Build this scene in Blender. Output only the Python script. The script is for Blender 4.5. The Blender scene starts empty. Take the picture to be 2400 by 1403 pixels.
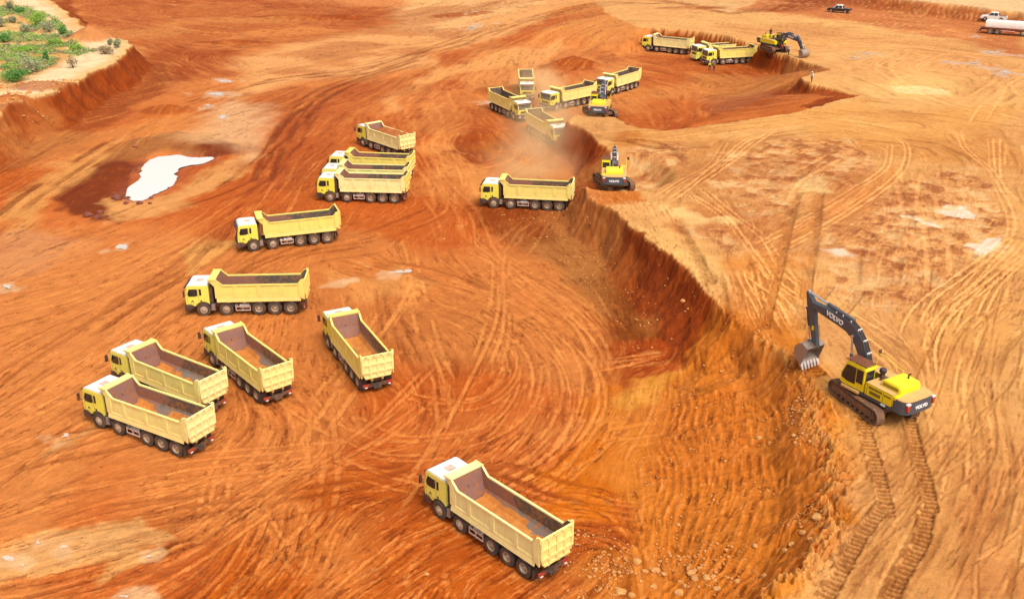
import bpy, bmesh, math, random
import numpy as np
from mathutils import Vector, Matrix
random.seed(7); RNG = np.random.default_rng(7)
C = bpy.context.scene.collection
SC = bpy.context.scene
PI = math.pi

# ------------------------------------------------------------------ camera, sky, sun, exposure
F_PX, PITCH, CAM_H, IW, IH = 2431.27, 0.40718, 38.0055, 2400.0, 1403.0
cd = bpy.data.cameras.new('camera'); cam = bpy.data.objects.new('camera', cd); C.objects.link(cam)
cam.location = (0, 0, CAM_H); cam.rotation_euler = (PI / 2 - PITCH, 0, 0)
cd.sensor_width = 36; cd.lens = 36 * F_PX / IW; cd.clip_end = 8000; cd.clip_start = 0.5
SC.camera = cam
SC.view_settings.view_transform = 'Standard'; SC.view_settings.look = 'None'
SC.view_settings.exposure = 0.42; SC.view_settings.gamma = 1.0
SUN_EL, SUN_AZ = math.radians(56), math.radians(148)      # azimuth from +Y clockwise: sun behind the camera, to its right
w = bpy.data.worlds.new('World'); SC.world = w; w.use_nodes = True
nt = w.node_tree; nt.nodes.clear()
sky = nt.nodes.new('ShaderNodeTexSky'); sky.sky_type = 'NISHITA'; sky.sun_disc = False
sky.sun_elevation = SUN_EL; sky.sun_rotation = SUN_AZ; sky.dust_density = 6; sky.air_density = 1.0; sky.ozone_density = 1.0
hs = nt.nodes.new('ShaderNodeHueSaturation'); hs.inputs['Saturation'].default_value = 0.15   # overcast: the blue is veiled
bg = nt.nodes.new('ShaderNodeBackground'); bg.inputs['Strength'].default_value = 0.15
wo = nt.nodes.new('ShaderNodeOutputWorld')
nt.links.new(sky.outputs[0], hs.inputs['Color']); nt.links.new(hs.outputs[0], bg.inputs[0]); nt.links.new(bg.outputs[0], wo.inputs[0])
sd = bpy.data.lights.new('sun', 'SUN'); sd.energy = 1.2; sd.angle = math.radians(20); sd.color = (1, 0.95, 0.86)
so = bpy.data.objects.new('sun', sd); C.objects.link(so)
sdir = Vector((math.sin(SUN_AZ) * math.cos(SUN_EL), math.cos(SUN_AZ) * math.cos(SUN_EL), math.sin(SUN_EL)))
so.rotation_euler = sdir.to_track_quat('Z', 'Y').to_euler()
SC.cycles.max_bounces = 6; SC.cycles.volume_bounces = 5; SC.cycles.volume_step_rate = 2; SC.cycles.volume_max_steps = 96

def G(u, v, z=0.0):
    """photograph pixel (2400 wide) -> point of the ground plane at height z, metres"""
    X = (u - IW / 2) / F_PX; Y = (IH / 2 - v) / F_PX
    c, s = math.cos(PITCH), math.sin(PITCH)
    t = (z - CAM_H) / (-s + Y * c)
    return (X * t, (c + Y * s) * t)
def GL(pts, z=0.0): return np.array([G(p[0], p[1], z) for p in pts])

# ------------------------------------------------------------------ helpers
def tag(o, label=None, cat=None, group=None, kind=None):
    if label: o['label'] = label
    if cat: o['category'] = cat
    if group: o['group'] = group
    if kind: o['kind'] = kind
    return o
def empty(name, loc=(0, 0, 0), rz=0.0, parent=None):
    o = bpy.data.objects.new(name, None); C.objects.link(o)
    o.location = loc; o.rotation_euler = (0, 0, rz); o.empty_display_size = .5
    if parent: o.parent = parent
    return o
def kids(o): return [c for c in ALLK.get(o, [])]
ALLK = {}
def setp(o, parent):
    if parent is not None:
        o.parent = parent; ALLK.setdefault(parent, []).append(o)
def copy_tree(o, parent=None):
    c = o.copy(); C.objects.link(c); setp(c, parent) if parent else None
    if parent: c.parent = parent
    for ch in ALLK.get(o, []): copy_tree(ch, c)
    return c

class MB:
    """collects shapes, builds ONE mesh object"""
    def __init__(s): s.v = []; s.f = []; s.m = []
    def add(s, vs, fs, mi=0):
        b = len(s.v); s.v += [tuple(x) for x in vs]; s.f += [tuple(b + i for i in f) for f in fs]; s.m += [mi] * len(fs); return s
    def box(s, x0, x1, y0, y1, z0, z1, mi=0, ch=0.0):
        if ch > 0: return s.prism([(x0 + ch, z0), (x1 - ch, z0), (x1, z0 + ch), (x1, z1 - ch), (x1 - ch, z1), (x0 + ch, z1), (x0, z1 - ch), (x0, z0 + ch)], y0, y1, 'y', mi)
        vs = [(x, y, z) for x in (x0, x1) for y in (y0, y1) for z in (z0, z1)]
        return s.add(vs, [(0, 1, 3, 2), (4, 6, 7, 5), (0, 4, 5, 1), (2, 3, 7, 6), (0, 2, 6, 4), (1, 5, 7, 3)], mi)
    def prism(s, pts, a, b, axis='y', mi=0):
        """2-D outline extruded from a to b. axis y: pts are (x,z); x: (y,z); z: (x,y)"""
        n = len(pts); f = {'y': lambda p, t: (p[0], t, p[1]), 'x': lambda p, t: (t, p[0], p[1]), 'z': lambda p, t: (p[0], p[1], t)}[axis]
        vs = [f(p, a) for p in pts] + [f(p, b) for p in pts]
        fs = [tuple(range(n))[::-1], tuple(range(n, 2 * n))] + [(i, (i + 1) % n, n + (i + 1) % n, n + i) for i in range(n)]
        return s.add(vs, fs, mi)
    def tube(s, pts, r, n=8, mi=0, cap=True):
        P = [Vector(p) for p in pts]; rs = r if isinstance(r, (list, tuple)) else [r] * len(P); vs = []; fs = []
        up = Vector((0, 0, 1))
        for i, p in enumerate(P):
            d = (P[min(i + 1, len(P) - 1)] - P[max(i - 1, 0)]).normalized()
            a = d.cross(up)
            if a.length < 1e-3: a = d.cross(Vector((1, 0, 0)))
            a.normalize(); b = d.cross(a)
            for k in range(n):
                t = 2 * PI * k / n; vs.append(p + a * math.cos(t) * rs[i] + b * math.sin(t) * rs[i])
        for i in range(len(P) - 1):
            for k in range(n): fs.append((i * n + k, i * n + (k + 1) % n, (i + 1) * n + (k + 1) % n, (i + 1) * n + k))
        if cap: fs.append(tuple(range(n))[::-1]); fs.append(tuple(range((len(P) - 1) * n, len(P) * n)))
        return s.add(vs, fs, mi)
    def lathe(s, prof, c, axis='y', n=24, mi=0, closed=False):
        """prof: list of (radius, offset along axis)"""
        vs = []; fs = []; m = len(prof)
        for k in range(n):
            t = 2 * PI * k / n
            for r, o in prof:
                a, b = r * math.cos(t), r * math.sin(t)
                vs.append({'y': (c[0] + a, c[1] + o, c[2] + b), 'z': (c[0] + a, c[1] + b, c[2] + o), 'x': (c[0] + o, c[1] + a, c[2] + b)}[axis])
        for k in range(n):
            k2 = (k + 1) % n
            for i in range(m if closed else m - 1): fs.append((k * m + i, k * m + (i + 1) % m, k2 * m + (i + 1) % m, k2 * m + i))
        return s.add(vs, fs, mi)
    def mesh(s, name, mats, bevel=0, smooth=False):
        me = bpy.data.meshes.new(name); me.from_pydata(s.v, [], s.f)
        for m in (mats if isinstance(mats, (list, tuple)) else [mats]): me.materials.append(m)
        me.polygons.foreach_set('material_index', s.m)
        bm = bmesh.new(); bm.from_mesh(me); bmesh.ops.recalc_face_normals(bm, faces=bm.faces)
        if bevel:
            es = [e for e in bm.edges if len(e.link_faces) == 2 and e.calc_face_angle(0) > 0.6 and e.calc_length() > bevel * 2.5]
            try: bmesh.ops.bevel(bm, geom=es, offset=bevel, segments=2, affect='EDGES', clamp_overlap=True)
            except Exception: pass
        bm.to_mesh(me); bm.free()
        if smooth:
            me.polygons.foreach_set('use_smooth', [True] * len(me.polygons))
            try: me.set_sharp_from_angle(angle=math.radians(35))
            except Exception: pass
        return me
    def build(s, name, mats, parent=None, bevel=0, smooth=False, loc=(0, 0, 0), rz=0.0):
        o = bpy.data.objects.new(name, s.mesh(name, mats, bevel, smooth)); C.objects.link(o)
        o.location = loc; o.rotation_euler = (0, 0, rz); setp(o, parent); return o

def text_obj(txt, size, mat, parent, M, name='lettering', ext=0.012, bold=0.0):
    cu = bpy.data.curves.new(name, 'FONT'); cu.body = txt; cu.size = size; cu.extrude = ext; cu.offset = bold
    cu.align_x = 'CENTER'; cu.align_y = 'CENTER'
    t = bpy.data.objects.new('tmp', cu); C.objects.link(t)
    bpy.context.view_layer.update()
    me = bpy.data.meshes.new_from_object(t.evaluated_get(bpy.context.evaluated_depsgraph_get()))
    bpy.data.objects.remove(t); me.transform(M); me.materials.clear(); me.materials.append(mat)
    o = bpy.data.objects.new(name, me); C.objects.link(o); setp(o, parent); return o

# ------------------------------------------------------------------ materials
def srgb(r, g, b):
    f = lambda c: c / 255 / 12.92 if c / 255 <= .04045 else ((c / 255 + .055) / 1.055) ** 2.4
    return (f(r), f(g), f(b), 1)
def new_mat(name):
    m = bpy.data.materials.new(name); m.use_nodes = True; nt = m.node_tree
    return m, nt, nt.nodes['Principled BSDF']
def N(nt, t, **kw):
    n = nt.nodes.new(t)
    for k, v in kw.items():
        if k in n.inputs: n.inputs[k].default_value = v
        else: setattr(n, k, v)
    return n
def mixc(nt, fac, a, b):
    n = nt.nodes.new('ShaderNodeMix'); n.data_type = 'RGBA'
    for sock, v in ((n.inputs[0], fac), (n.inputs[6], a), (n.inputs[7], b)):
        if hasattr(v, 'links') or isinstance(v, bpy.types.NodeSocket): nt.links.new(v, sock)
        else: sock.default_value = v
    return n.outputs[2]
def ramp(nt, src, p0, p1, a=(0, 0, 0, 1), b=(1, 1, 1, 1)):
    r = nt.nodes.new('ShaderNodeValToRGB'); r.color_ramp.elements[0].position = p0; r.color_ramp.elements[1].position = p1
    r.color_ramp.elements[0].color = a; r.color_ramp.elements[1].color = b; nt.links.new(src, r.inputs[0]); return r.outputs[0]
DUST = (0.36, 0.125, 0.035, 1)
def dirty(name, col, rough=.45, metal=0.0, dust=.5, dscale=1.6, dustcol=DUST, lowz=None, vary=0.0, streak=0.0, varcol=None):
    """paint or metal with a film of soil: patchy, and heavier near the wheels when lowz is given"""
    m, nt, p = new_mat(name)
    tc = N(nt, 'ShaderNodeTexCoord'); oi = N(nt, 'ShaderNodeObjectInfo')
    ad = N(nt, 'ShaderNodeVectorMath', operation='ADD'); nt.links.new(tc.outputs['Object'], ad.inputs[0])
    mu = N(nt, 'ShaderNodeMath', operation='MULTIPLY'); nt.links.new(oi.outputs['Random'], mu.inputs[0]); mu.inputs[1].default_value = 57
    nt.links.new(mu.outputs[0], ad.inputs[1])
    n1 = N(nt, 'ShaderNodeTexNoise', Scale=dscale, Detail=7.0, Roughness=.65); nt.links.new(ad.outputs[0], n1.inputs['Vector'])
    n2 = N(nt, 'ShaderNodeTexNoise', Scale=9.0, Detail=5.0, Roughness=.7); nt.links.new(ad.outputs[0], n2.inputs['Vector'])
    f = N(nt, 'ShaderNodeMath', operation='MULTIPLY'); nt.links.new(ramp(nt, n1.outputs['Fac'], .40, .72), f.inputs[0]); f.inputs[1].default_value = dust
    f2 = N(nt, 'ShaderNodeMath', operation='MULTIPLY_ADD'); nt.links.new(ramp(nt, n2.outputs['Fac'], .45, .75), f2.inputs[0]); f2.inputs[1].default_value = dust * .5
    nt.links.new(f.outputs[0], f2.inputs[2]); fac = f2.outputs[0]
    if lowz is not None:
        sx = N(nt, 'ShaderNodeSeparateXYZ'); nt.links.new(tc.outputs['Object'], sx.inputs[0])
        mr = N(nt, 'ShaderNodeMapRange'); nt.links.new(sx.outputs[2], mr.inputs[0])
        mr.inputs[1].default_value = lowz[0]; mr.inputs[2].default_value = lowz[1]; mr.inputs[3].default_value = lowz[2]; mr.inputs[4].default_value = 0
        a2 = N(nt, 'ShaderNodeMath', operation='ADD', use_clamp=True); nt.links.new(fac, a2.inputs[0]); nt.links.new(mr.outputs[0], a2.inputs[1]); fac = a2.outputs[0]
    base = col
    if varcol is not None:
        base = mixc(nt, ramp(nt, oi.outputs['Random'], .1, .9), col, varcol)
    if streak:
        mp = N(nt, 'ShaderNodeMapping'); mp.inputs['Scale'].default_value = (5, 5, .5); nt.links.new(ad.outputs[0], mp.inputs[0])
        n3 = N(nt, 'ShaderNodeTexNoise', Scale=1.2, Detail=4.0); nt.links.new(mp.outputs[0], n3.inputs['Vector'])
        s3 = N(nt, 'ShaderNodeMath', operation='MULTIPLY'); nt.links.new(ramp(nt, n3.outputs['Fac'], .5, .75), s3.inputs[0]); s3.inputs[1].default_value = streak
        base = mixc(nt, s3.outputs[0], base, (DUST[0], DUST[1], DUST[2], 1))
    c = mixc(nt, fac, base, dustcol); nt.links.new(c, p.inputs['Base Color'])
    rr = N(nt, 'ShaderNodeMapRange'); nt.links.new(fac, rr.inputs[0]); rr.inputs[3].default_value = rough; rr.inputs[4].default_value = .95
    nt.links.new(rr.outputs[0], p.inputs['Roughness']); p.inputs['Metallic'].default_value = metal
    bp = N(nt, 'ShaderNodeBump', Strength=.15, Distance=.02); nt.links.new(n2.outputs['Fac'], bp.inputs['Height']); nt.links.new(bp.outputs[0], p.inputs['Normal'])
    return m
M = {}
M['body_yellow'] = dirty('body_yellow', (.84, .77, .33, 1), .5, dust=.32, streak=.14, varcol=(.82, .66, .13, 1), dustcol=(.66, .40, .14, 1), lowz=(1.2, 2.3, .45))
M['cab_yellow'] = dirty('cab_yellow', (.80, .74, .14, 1), .4, dust=.2, varcol=(.80, .70, .06, 1), dustcol=(.55, .34, .10, 1))
M['white_paint_and_glare'] = dirty('white_paint_and_glare', (.80, .78, .72, 1), .35, dust=.4, dustcol=(.62, .46, .28, 1))
M['dark_plastic'] = dirty('dark_plastic', (.018, .02, .026, 1), .55, dust=.45)
M['glass'] = dirty('glass', (.012, .016, .02, 1), .06, dust=.12, dustcol=(.25, .16, .09, 1))
M['screen_glass'] = dirty('screen_glass', (.06, .07, .085, 1), .06, dust=.3, dustcol=(.4, .3, .2, 1))
M['tyre'] = dirty('tyre', (.03, .028, .028, 1), .85, dust=.75, dustcol=(.20, .095, .04, 1))
M['rim'] = dirty('rim', (.42, .34, .24, 1), .5, dust=.8, dscale=3, dustcol=(.34, .15, .05, 1))
M['chassis'] = dirty('chassis', (.035, .032, .03, 1), .6, dust=.9, dustcol=(.26, .12, .05, 1))
M['steel'] = dirty('steel', (.42, .42, .42, 1), .35, metal=.7, dust=.7, dustcol=(.36, .2, .1, 1))
M['guard'] = dirty('guard', (.62, .48, .38, 1), .5, dust=.6, dscale=4, dustcol=(.36, .12, .06, 1))
M['red_lamp'] = dirty('red_lamp', (.42, .02, .015, 1), .3, dust=.5)
M['lamp_glass'] = dirty('lamp_glass', (.8, .8, .78, 1), .1, dust=.15)
M['ex_yellow'] = dirty('ex_yellow', (.78, .62, .012, 1), .35, dust=.16)
M['ex_grey'] = dirty('ex_grey', (.055, .068, .085, 1), .4, dust=.12, dustcol=(.3, .2, .12, 1))
M['ex_top'] = dirty('ex_top', (.62, .36, .12, 1), .8, dust=.5, dustcol=(.5, .26, .08, 1))
M['track_steel'] = dirty('track_steel', (.12, .07, .045, 1), .7, dust=1.0, dustcol=(.30, .13, .05, 1))
M['bucket_steel'] = dirty('bucket_steel', (.30, .26, .23, 1), .4, metal=.4, dust=.7, dustcol=(.42, .22, .10, 1))
M['tooth_steel'] = dirty('tooth_steel', (.62, .58, .55, 1), .35, metal=.3, dust=.3)
M['grille_rust'] = dirty('grille_rust', (.16, .05, .03, 1), .7, dust=.5)
M['white_letter'] = dirty('white_letter', (.85, .85, .85, 1), .5, dust=.05)
M['decal_black'] = dirty('decal_black', (.02, .02, .02, 1), .5, dust=.1)
M['black_paint'] = dirty('black_paint', (.012, .014, .02, 1), .2, dust=.12)
M['chrome'] = dirty('chrome', (.8, .8, .82, 1), .1, metal=.9, dust=.2)
M['hose'] = dirty('hose', (.02, .02, .02, 1), .5, dust=.2)
M['pale_beige'] = dirty('pale_beige', (.70, .52, .30, 1), .6, dust=.3)
# inside of the dump bodies: brownish purple steel, polished dark where the load slides
def bed_mat():
    m, nt, p = new_mat('bed_steel'); tc = N(nt, 'ShaderNodeTexCoord'); oi = N(nt, 'ShaderNodeObjectInfo')
    ad = N(nt, 'ShaderNodeVectorMath', operation='ADD'); nt.links.new(tc.outputs['Object'], ad.inputs[0])
    mu = N(nt, 'ShaderNodeMath', operation='MULTIPLY', ); nt.links.new(oi.outputs['Random'], mu.inputs[0]); mu.inputs[1].default_value = 31; nt.links.new(mu.outputs[0], ad.inputs[1])
    n1 = N(nt, 'ShaderNodeTexNoise', Scale=.9, Detail=6.0, Roughness=.6); nt.links.new(ad.outputs[0], n1.inputs['Vector'])
    n2 = N(nt, 'ShaderNodeTexNoise', Scale=3.0, Detail=6.0, Roughness=.7); nt.links.new(ad.outputs[0], n2.inputs['Vector'])
    sx = N(nt, 'ShaderNodeSeparateXYZ'); nt.links.new(tc.outputs['Object'], sx.inputs[0])
    # polished grey toward the tail: x from -2.5 (front) to -8
    mr = N(nt, 'ShaderNodeMapRange'); nt.links.new(sx.outputs[0], mr.inputs[0]); mr.inputs[1].default_value = -2.2; mr.inputs[2].default_value = -5.0
    sm = N(nt, 'ShaderNodeMath', operation='MULTIPLY_ADD'); nt.links.new(n1.outputs['Fac'], sm.inputs[0]); sm.inputs[1].default_value = 1.6; sm.inputs[2].default_value = -1.05
    s2 = N(nt, 'ShaderNodeMath', operation='ADD', use_clamp=True); nt.links.new(sm.outputs[0], s2.inputs[0]); nt.links.new(mr.outputs[0], s2.inputs[1])
    c = mixc(nt, ramp(nt, s2.outputs[0], .45, .62), (.26, .13, .105, 1), (.10, .085, .072, 1))
    mz = N(nt, 'ShaderNodeMapRange'); nt.links.new(sx.outputs[2], mz.inputs[0]); mz.inputs[1].default_value = 2.0; mz.inputs[2].default_value = 1.7
    mg = N(nt, 'ShaderNodeMath', operation='MULTIPLY'); nt.links.new(mz.outputs[0], mg.inputs[0]); nt.links.new(mr.outputs[0], mg.inputs[1])
    c = mixc(nt, mg.outputs[0], c, (.24, .215, .19, 1))                      # worn bright steel low on the slope
    c = mixc(nt, ramp(nt, n2.outputs['Fac'], .47, .66), c, (.38, .15, .045, 1))
    nt.links.new(c, p.inputs['Base Color']); p.inputs['Roughness'].default_value = .5; p.inputs['Metallic'].default_value = .15
    return m
M['bed'] = bed_mat()
def soil_plain(name, a, b, sc=2.0, bump=.6):
    m, nt, p = new_mat(name); tc = N(nt, 'ShaderNodeTexCoord')
    n1 = N(nt, 'ShaderNodeTexNoise', Scale=sc, Detail=9.0, Roughness=.7); nt.links.new(tc.outputs['Object'], n1.inputs['Vector'])
    nt.links.new(mixc(nt, ramp(nt, n1.outputs['Fac'], .35, .65), a, b), p.inputs['Base Color']); p.inputs['Roughness'].default_value = .95
    n2 = N(nt, 'ShaderNodeTexNoise', Scale=sc * 5, Detail=6.0, Roughness=.7); nt.links.new(tc.outputs['Object'], n2.inputs['Vector'])
    bp = N(nt, 'ShaderNodeBump', Strength=bump, Distance=.06); nt.links.new(n2.outputs['Fac'], bp.inputs['Height']); nt.links.new(bp.outputs[0], p.inputs['Normal'])
    return m
M['load_soil'] = soil_plain('load_soil', (.62, .24, .04, 1), (.42, .13, .02, 1), 1.3)
M['heap_soil'] = soil_plain('heap_soil', (.42, .12, .02, 1), (.24, .06, .012, 1), 1.5, 1.0)
M['rock'] = soil_plain('rock', (.64, .32, .10, 1), (.46, .19, .045, 1), 1.2)
M['rock_dark'] = soil_plain('rock_dark', (.22, .06, .03, 1), (.13, .035, .02, 1), 1.2)
M['rubble'] = soil_plain('rubble', (.60, .27, .075, 1), (.42, .15, .035, 1), .6)
def water_mat(name, col):
    m, nt, p = new_mat(name); p.inputs['Base Color'].default_value = col
    p.inputs['Roughness'].default_value = .04; p.inputs['IOR'].default_value = 1.33; p.inputs['Specular IOR Level'].default_value = 1.0
    p.inputs['Coat Weight'].default_value = 1.0; p.inputs['Coat Roughness'].default_value = .02; p.inputs['Coat IOR'].default_value = 1.6
    return m
M['water'] = water_mat('pond_water', (.74, .68, .60, 1)); M['puddle'] = water_mat('puddle_water', (.60, .46, .34, 1))

# ------------------------------------------------------------------ numpy noise
TAB = RNG.random((512, 512)).astype(np.float32)
def vnoise(x, y):
    xi = np.floor(x); yi = np.floor(y); fx = (x - xi).astype(np.float32); fy = (y - yi).astype(np.float32)
    xi = xi.astype(np.int64) & 511; yi = yi.astype(np.int64) & 511; x1 = (xi + 1) & 511; y1 = (yi + 1) & 511
    fx = fx * fx * (3 - 2 * fx); fy = fy * fy * (3 - 2 * fy)
    return (TAB[yi, xi] * (1 - fx) + TAB[yi, x1] * fx) * (1 - fy) + (TAB[y1, xi] * (1 - fx) + TAB[y1, x1] * fx) * fy
def fbm(x, y, sc, oct=4, g=.5):
    r = 0; a = 1; t = 0
    for i in range(oct):
        r = r + a * vnoise(x / sc + 17.3 * i, y / sc + 91.7 * i); t += a; a *= g; sc *= .5
    return r / t
def sstep(x): x = np.clip(x, 0, 1); return x * x * (3 - 2 * x)

# ------------------------------------------------------------------ terrain description (outlines read off the photograph, laid on the ground)
HP = 4.0                                      # height of the upper benches above the pit floor
# right-hand bench: (u, v, width of the slope outside the edge in m)
EDGE_R = [(1300, -60, 60), (1440, 40, 40), (1500, 64, 14), (1535, 67, 4), (1600, 70, 2.5), (1700, 83, 2), (1775, 97, 2), (1830, 118, 2), (1890, 140, 2), (1954, 163, 2.5),
          (1905, 170, 3), (1865, 180, 4), (1900, 198, 3), (1950, 210, 3), (2012, 223, 3), (1960, 240, 5), (1880, 257, 7), (1760, 280, 9), (1650, 296, 8), (1560, 306, 7),
          (1490, 300, 7), (1440, 270, 6), (1400, 245, 5), (1362, 262, 4), (1338, 282, 3), (1360, 296, 3), (1390, 318, 3), (1425, 350, 4), (1418, 380, 5), (1395, 410, 4), (1368, 440, 3), (1372, 455, 2.5),
          (1400, 470, 2.6), (1450, 500, 3), (1530, 566, 3.8), (1568, 600, 4.2), (1612, 640, 4.5), (1650, 672, 4.6), (1700, 708, 4.6), (1726, 745, 4.8), (1780, 785, 6), (1830, 830, 9),
          (1862, 870, 10), (1890, 905, 11), (1906, 950, 11.5), (1928, 1000, 12), (1936, 1060, 12), (1940, 1120, 12), (1930, 1200, 12), (1925, 1250, 11), (1896, 1300, 10), (1850, 1350, 9),
          (1790, 1410, 8), (1700, 1520, 8), (1600, 1700, 8), (4200, 1700, 8), (6000, 200, 8), (4800, -100, 60)]
EDGE_L = [(-2600, 900, 4), (-900, 560, 4), (-200, 360, 4), (-60, 305, 4), (0, 281, 3.5), (25, 265, 3), (45, 236, 6), (100, 225, 6), (145, 207, 4), (207, 175, 4), (275, 137, 4), (305, 110, 4), (297, 97, 4), (262, 85, 4), (205, 67, 4), (172, 42, 5), (155, 27, 5), (125, 8, 6), (90, -20, 8), (60, -60, 14), (-2600, -60, 30)]
EDGE_T = [(1340, -60, 14), (1425, -6, 8), (1500, 2, 6), (1560, 9, 6), (1640, 24, 5), (1706, 42, 4), (1760, 24, 18), (1800, -10, 40), (1800, -60, 60)]   # far terrace, at the top
EDGE_TR = [(1980, -40, 14), (2060, -10, 8), (2150, 2, 5), (2260, 14, 5), (2400, 30, 5), (2700, 62, 5), (4000, 200, 8), (4000, -90, 40)]
# the lowered bench where the middle excavator stands, as a dip inside the right bench
def poly_sdf(P, X, Y, Wd=None):
    n = len(P); best = np.full(X.shape, 1e9, np.float32); wid = np.zeros(X.shape, np.float32); ss = np.zeros(X.shape, np.float32); ins = np.zeros(X.shape, bool); cum = 0.0
    for i in range(n):
        a = P[i]; b = P[(i + 1) % n]; dx, dy = b - a; L2 = dx * dx + dy * dy + 1e-9; L = math.sqrt(L2)
        t = np.clip(((X - a[0]) * dx + (Y - a[1]) * dy) / L2, 0, 1); ex = X - a[0] - t * dx; ey = Y - a[1] - t * dy
        d = ex * ex + ey * ey; m = d < best; best[m] = d[m]
        if Wd is not None: wid[m] = (Wd[i] + (Wd[(i + 1) % n] - Wd[i]) * t[m])
        ss[m] = cum + t[m] * L; cum += L
        if abs(dy) > 1e-9:
            cr = ((a[1] > Y) != (b[1] > Y)) & (X < dx * (Y - a[1]) / dy + a[0]); ins ^= cr
    d = np.sqrt(best); return np.where(ins, d, -d), wid, ss
def bench(X, Y, edge, hz, warp=.6):
    P = GL(edge, hz); Wd = [e[2] for e in edge]
    wx = (vnoise(X / 1.3, Y / 1.3) - .5) * warp + (vnoise(X / 4.5 + 9, Y / 4.5) - .5) * warp * 2.2 + (vnoise(X / .5, Y / .5 + 7) - .5) * warp * .4
    wy = (vnoise(X / 1.3 + 50, Y / 1.3) - .5) * warp + (vnoise(X / 4.5, Y / 4.5 + 31) - .5) * warp * 2.2 + (vnoise(X / .5 + 40, Y / .5 + 7) - .5) * warp * .4
    d, wd, s = poly_sdf(P, X + wx, Y + wy, Wd)
    t = np.clip(1 + d / np.maximum(wd, .5), 0, 1)
    return t, wd, s, d
# mounds and pits: u, v, radius_m (along x, y), height, roughness
MOUNDS = [(1345, 152, 5.5, 4, 1.9), (1300, 158, 4, 3, .7), (392, 262, 5, 3.6, 1.3), (250, 430, 0, 0, 0), (1160, 215, 4, 5, .9), (1235, 205, 4, 3, .8), (1080, 42, 9, 4, .5),
          (720, 42, 16, 5, .9), (1110, 335, 8, 6, -.8), (60, 318, 5, 4, 1.1), (110, 262, 6, 4, .9), (540, 100, 9, 3, .6), (1040, 700, 6, 4, -.12), (820, 44, 8, 3, .6), (1620, 60, 10, 3, .4)]
MOUNDS_P = [(212, 92, 5.5, 5, 2.6), (25, 236, 3.5, 2.5, 1.2), (1930, 58, 7, 1.5, .5), (2250, 72, 10, 1.2, .5), (1600, 355, 4, 2, .3)]
POND = [(295, 465), (300, 440), (325, 420), (330, 395), (348, 375), (372, 366), (400, 363), (425, 362), (450, 368), (500, 367), (496, 375), (470, 384), (440, 388), (418, 395), (412, 408), (415, 415), (405, 432), (385, 445), (360, 455), (340, 467), (318, 470)]
POND = [(int(u), int(v)) for u, v in POND]
PUDDLES = [(505, 222, 26, 5, .2), (525, 190, 22, 4, .2), (488, 248, 12, 4.5, .2), (520, 275, 9, 5, 0), (288, 578, 13, 8, 0), (18, 675, 12, 5, 0), (930, 637, 28, 5, -.35), (800, 666, 16, 5, 0), (820, 657, 8, 3, 0), (158, 1020, 24, 8, -.5),
           (150, 1280, 17, 10, 0), (90, 1272, 9, 6, 0), (22, 1310, 12, 6, 0), (52, 1322, 10, 5, 0), (296, 1396, 24, 9, -.3), (335, 1383, 12, 5, -.3), (1112, 70, 22, 4, 0), (1112, 40, 8, 2, 0), (345, 1304, 16, 4, -.6), (1268, 335, 8, 4, 0), (1148, 240, 22, 3.5, -.3)]
PUDDLES_P = [(2287, 85, 9, 3, 0), (2335, 124, 32, 4, .1), (2283, 148, 22, 5, .15), (2360, 170, 18, 6, 0), (2036, 126, 12, 3, 0), (2006, 132, 12, 2.5, 0), (2218, 146, 10, 2.5, 0), (2395, 130, 8, 3, 0)]

# colours of the soils, as read (sRGB); albedo = value / KREF
KREF = 1.22
def S(r, g, b): c = srgb(r, g, b); return np.array(c[:3], np.float32) / KREF
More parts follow.
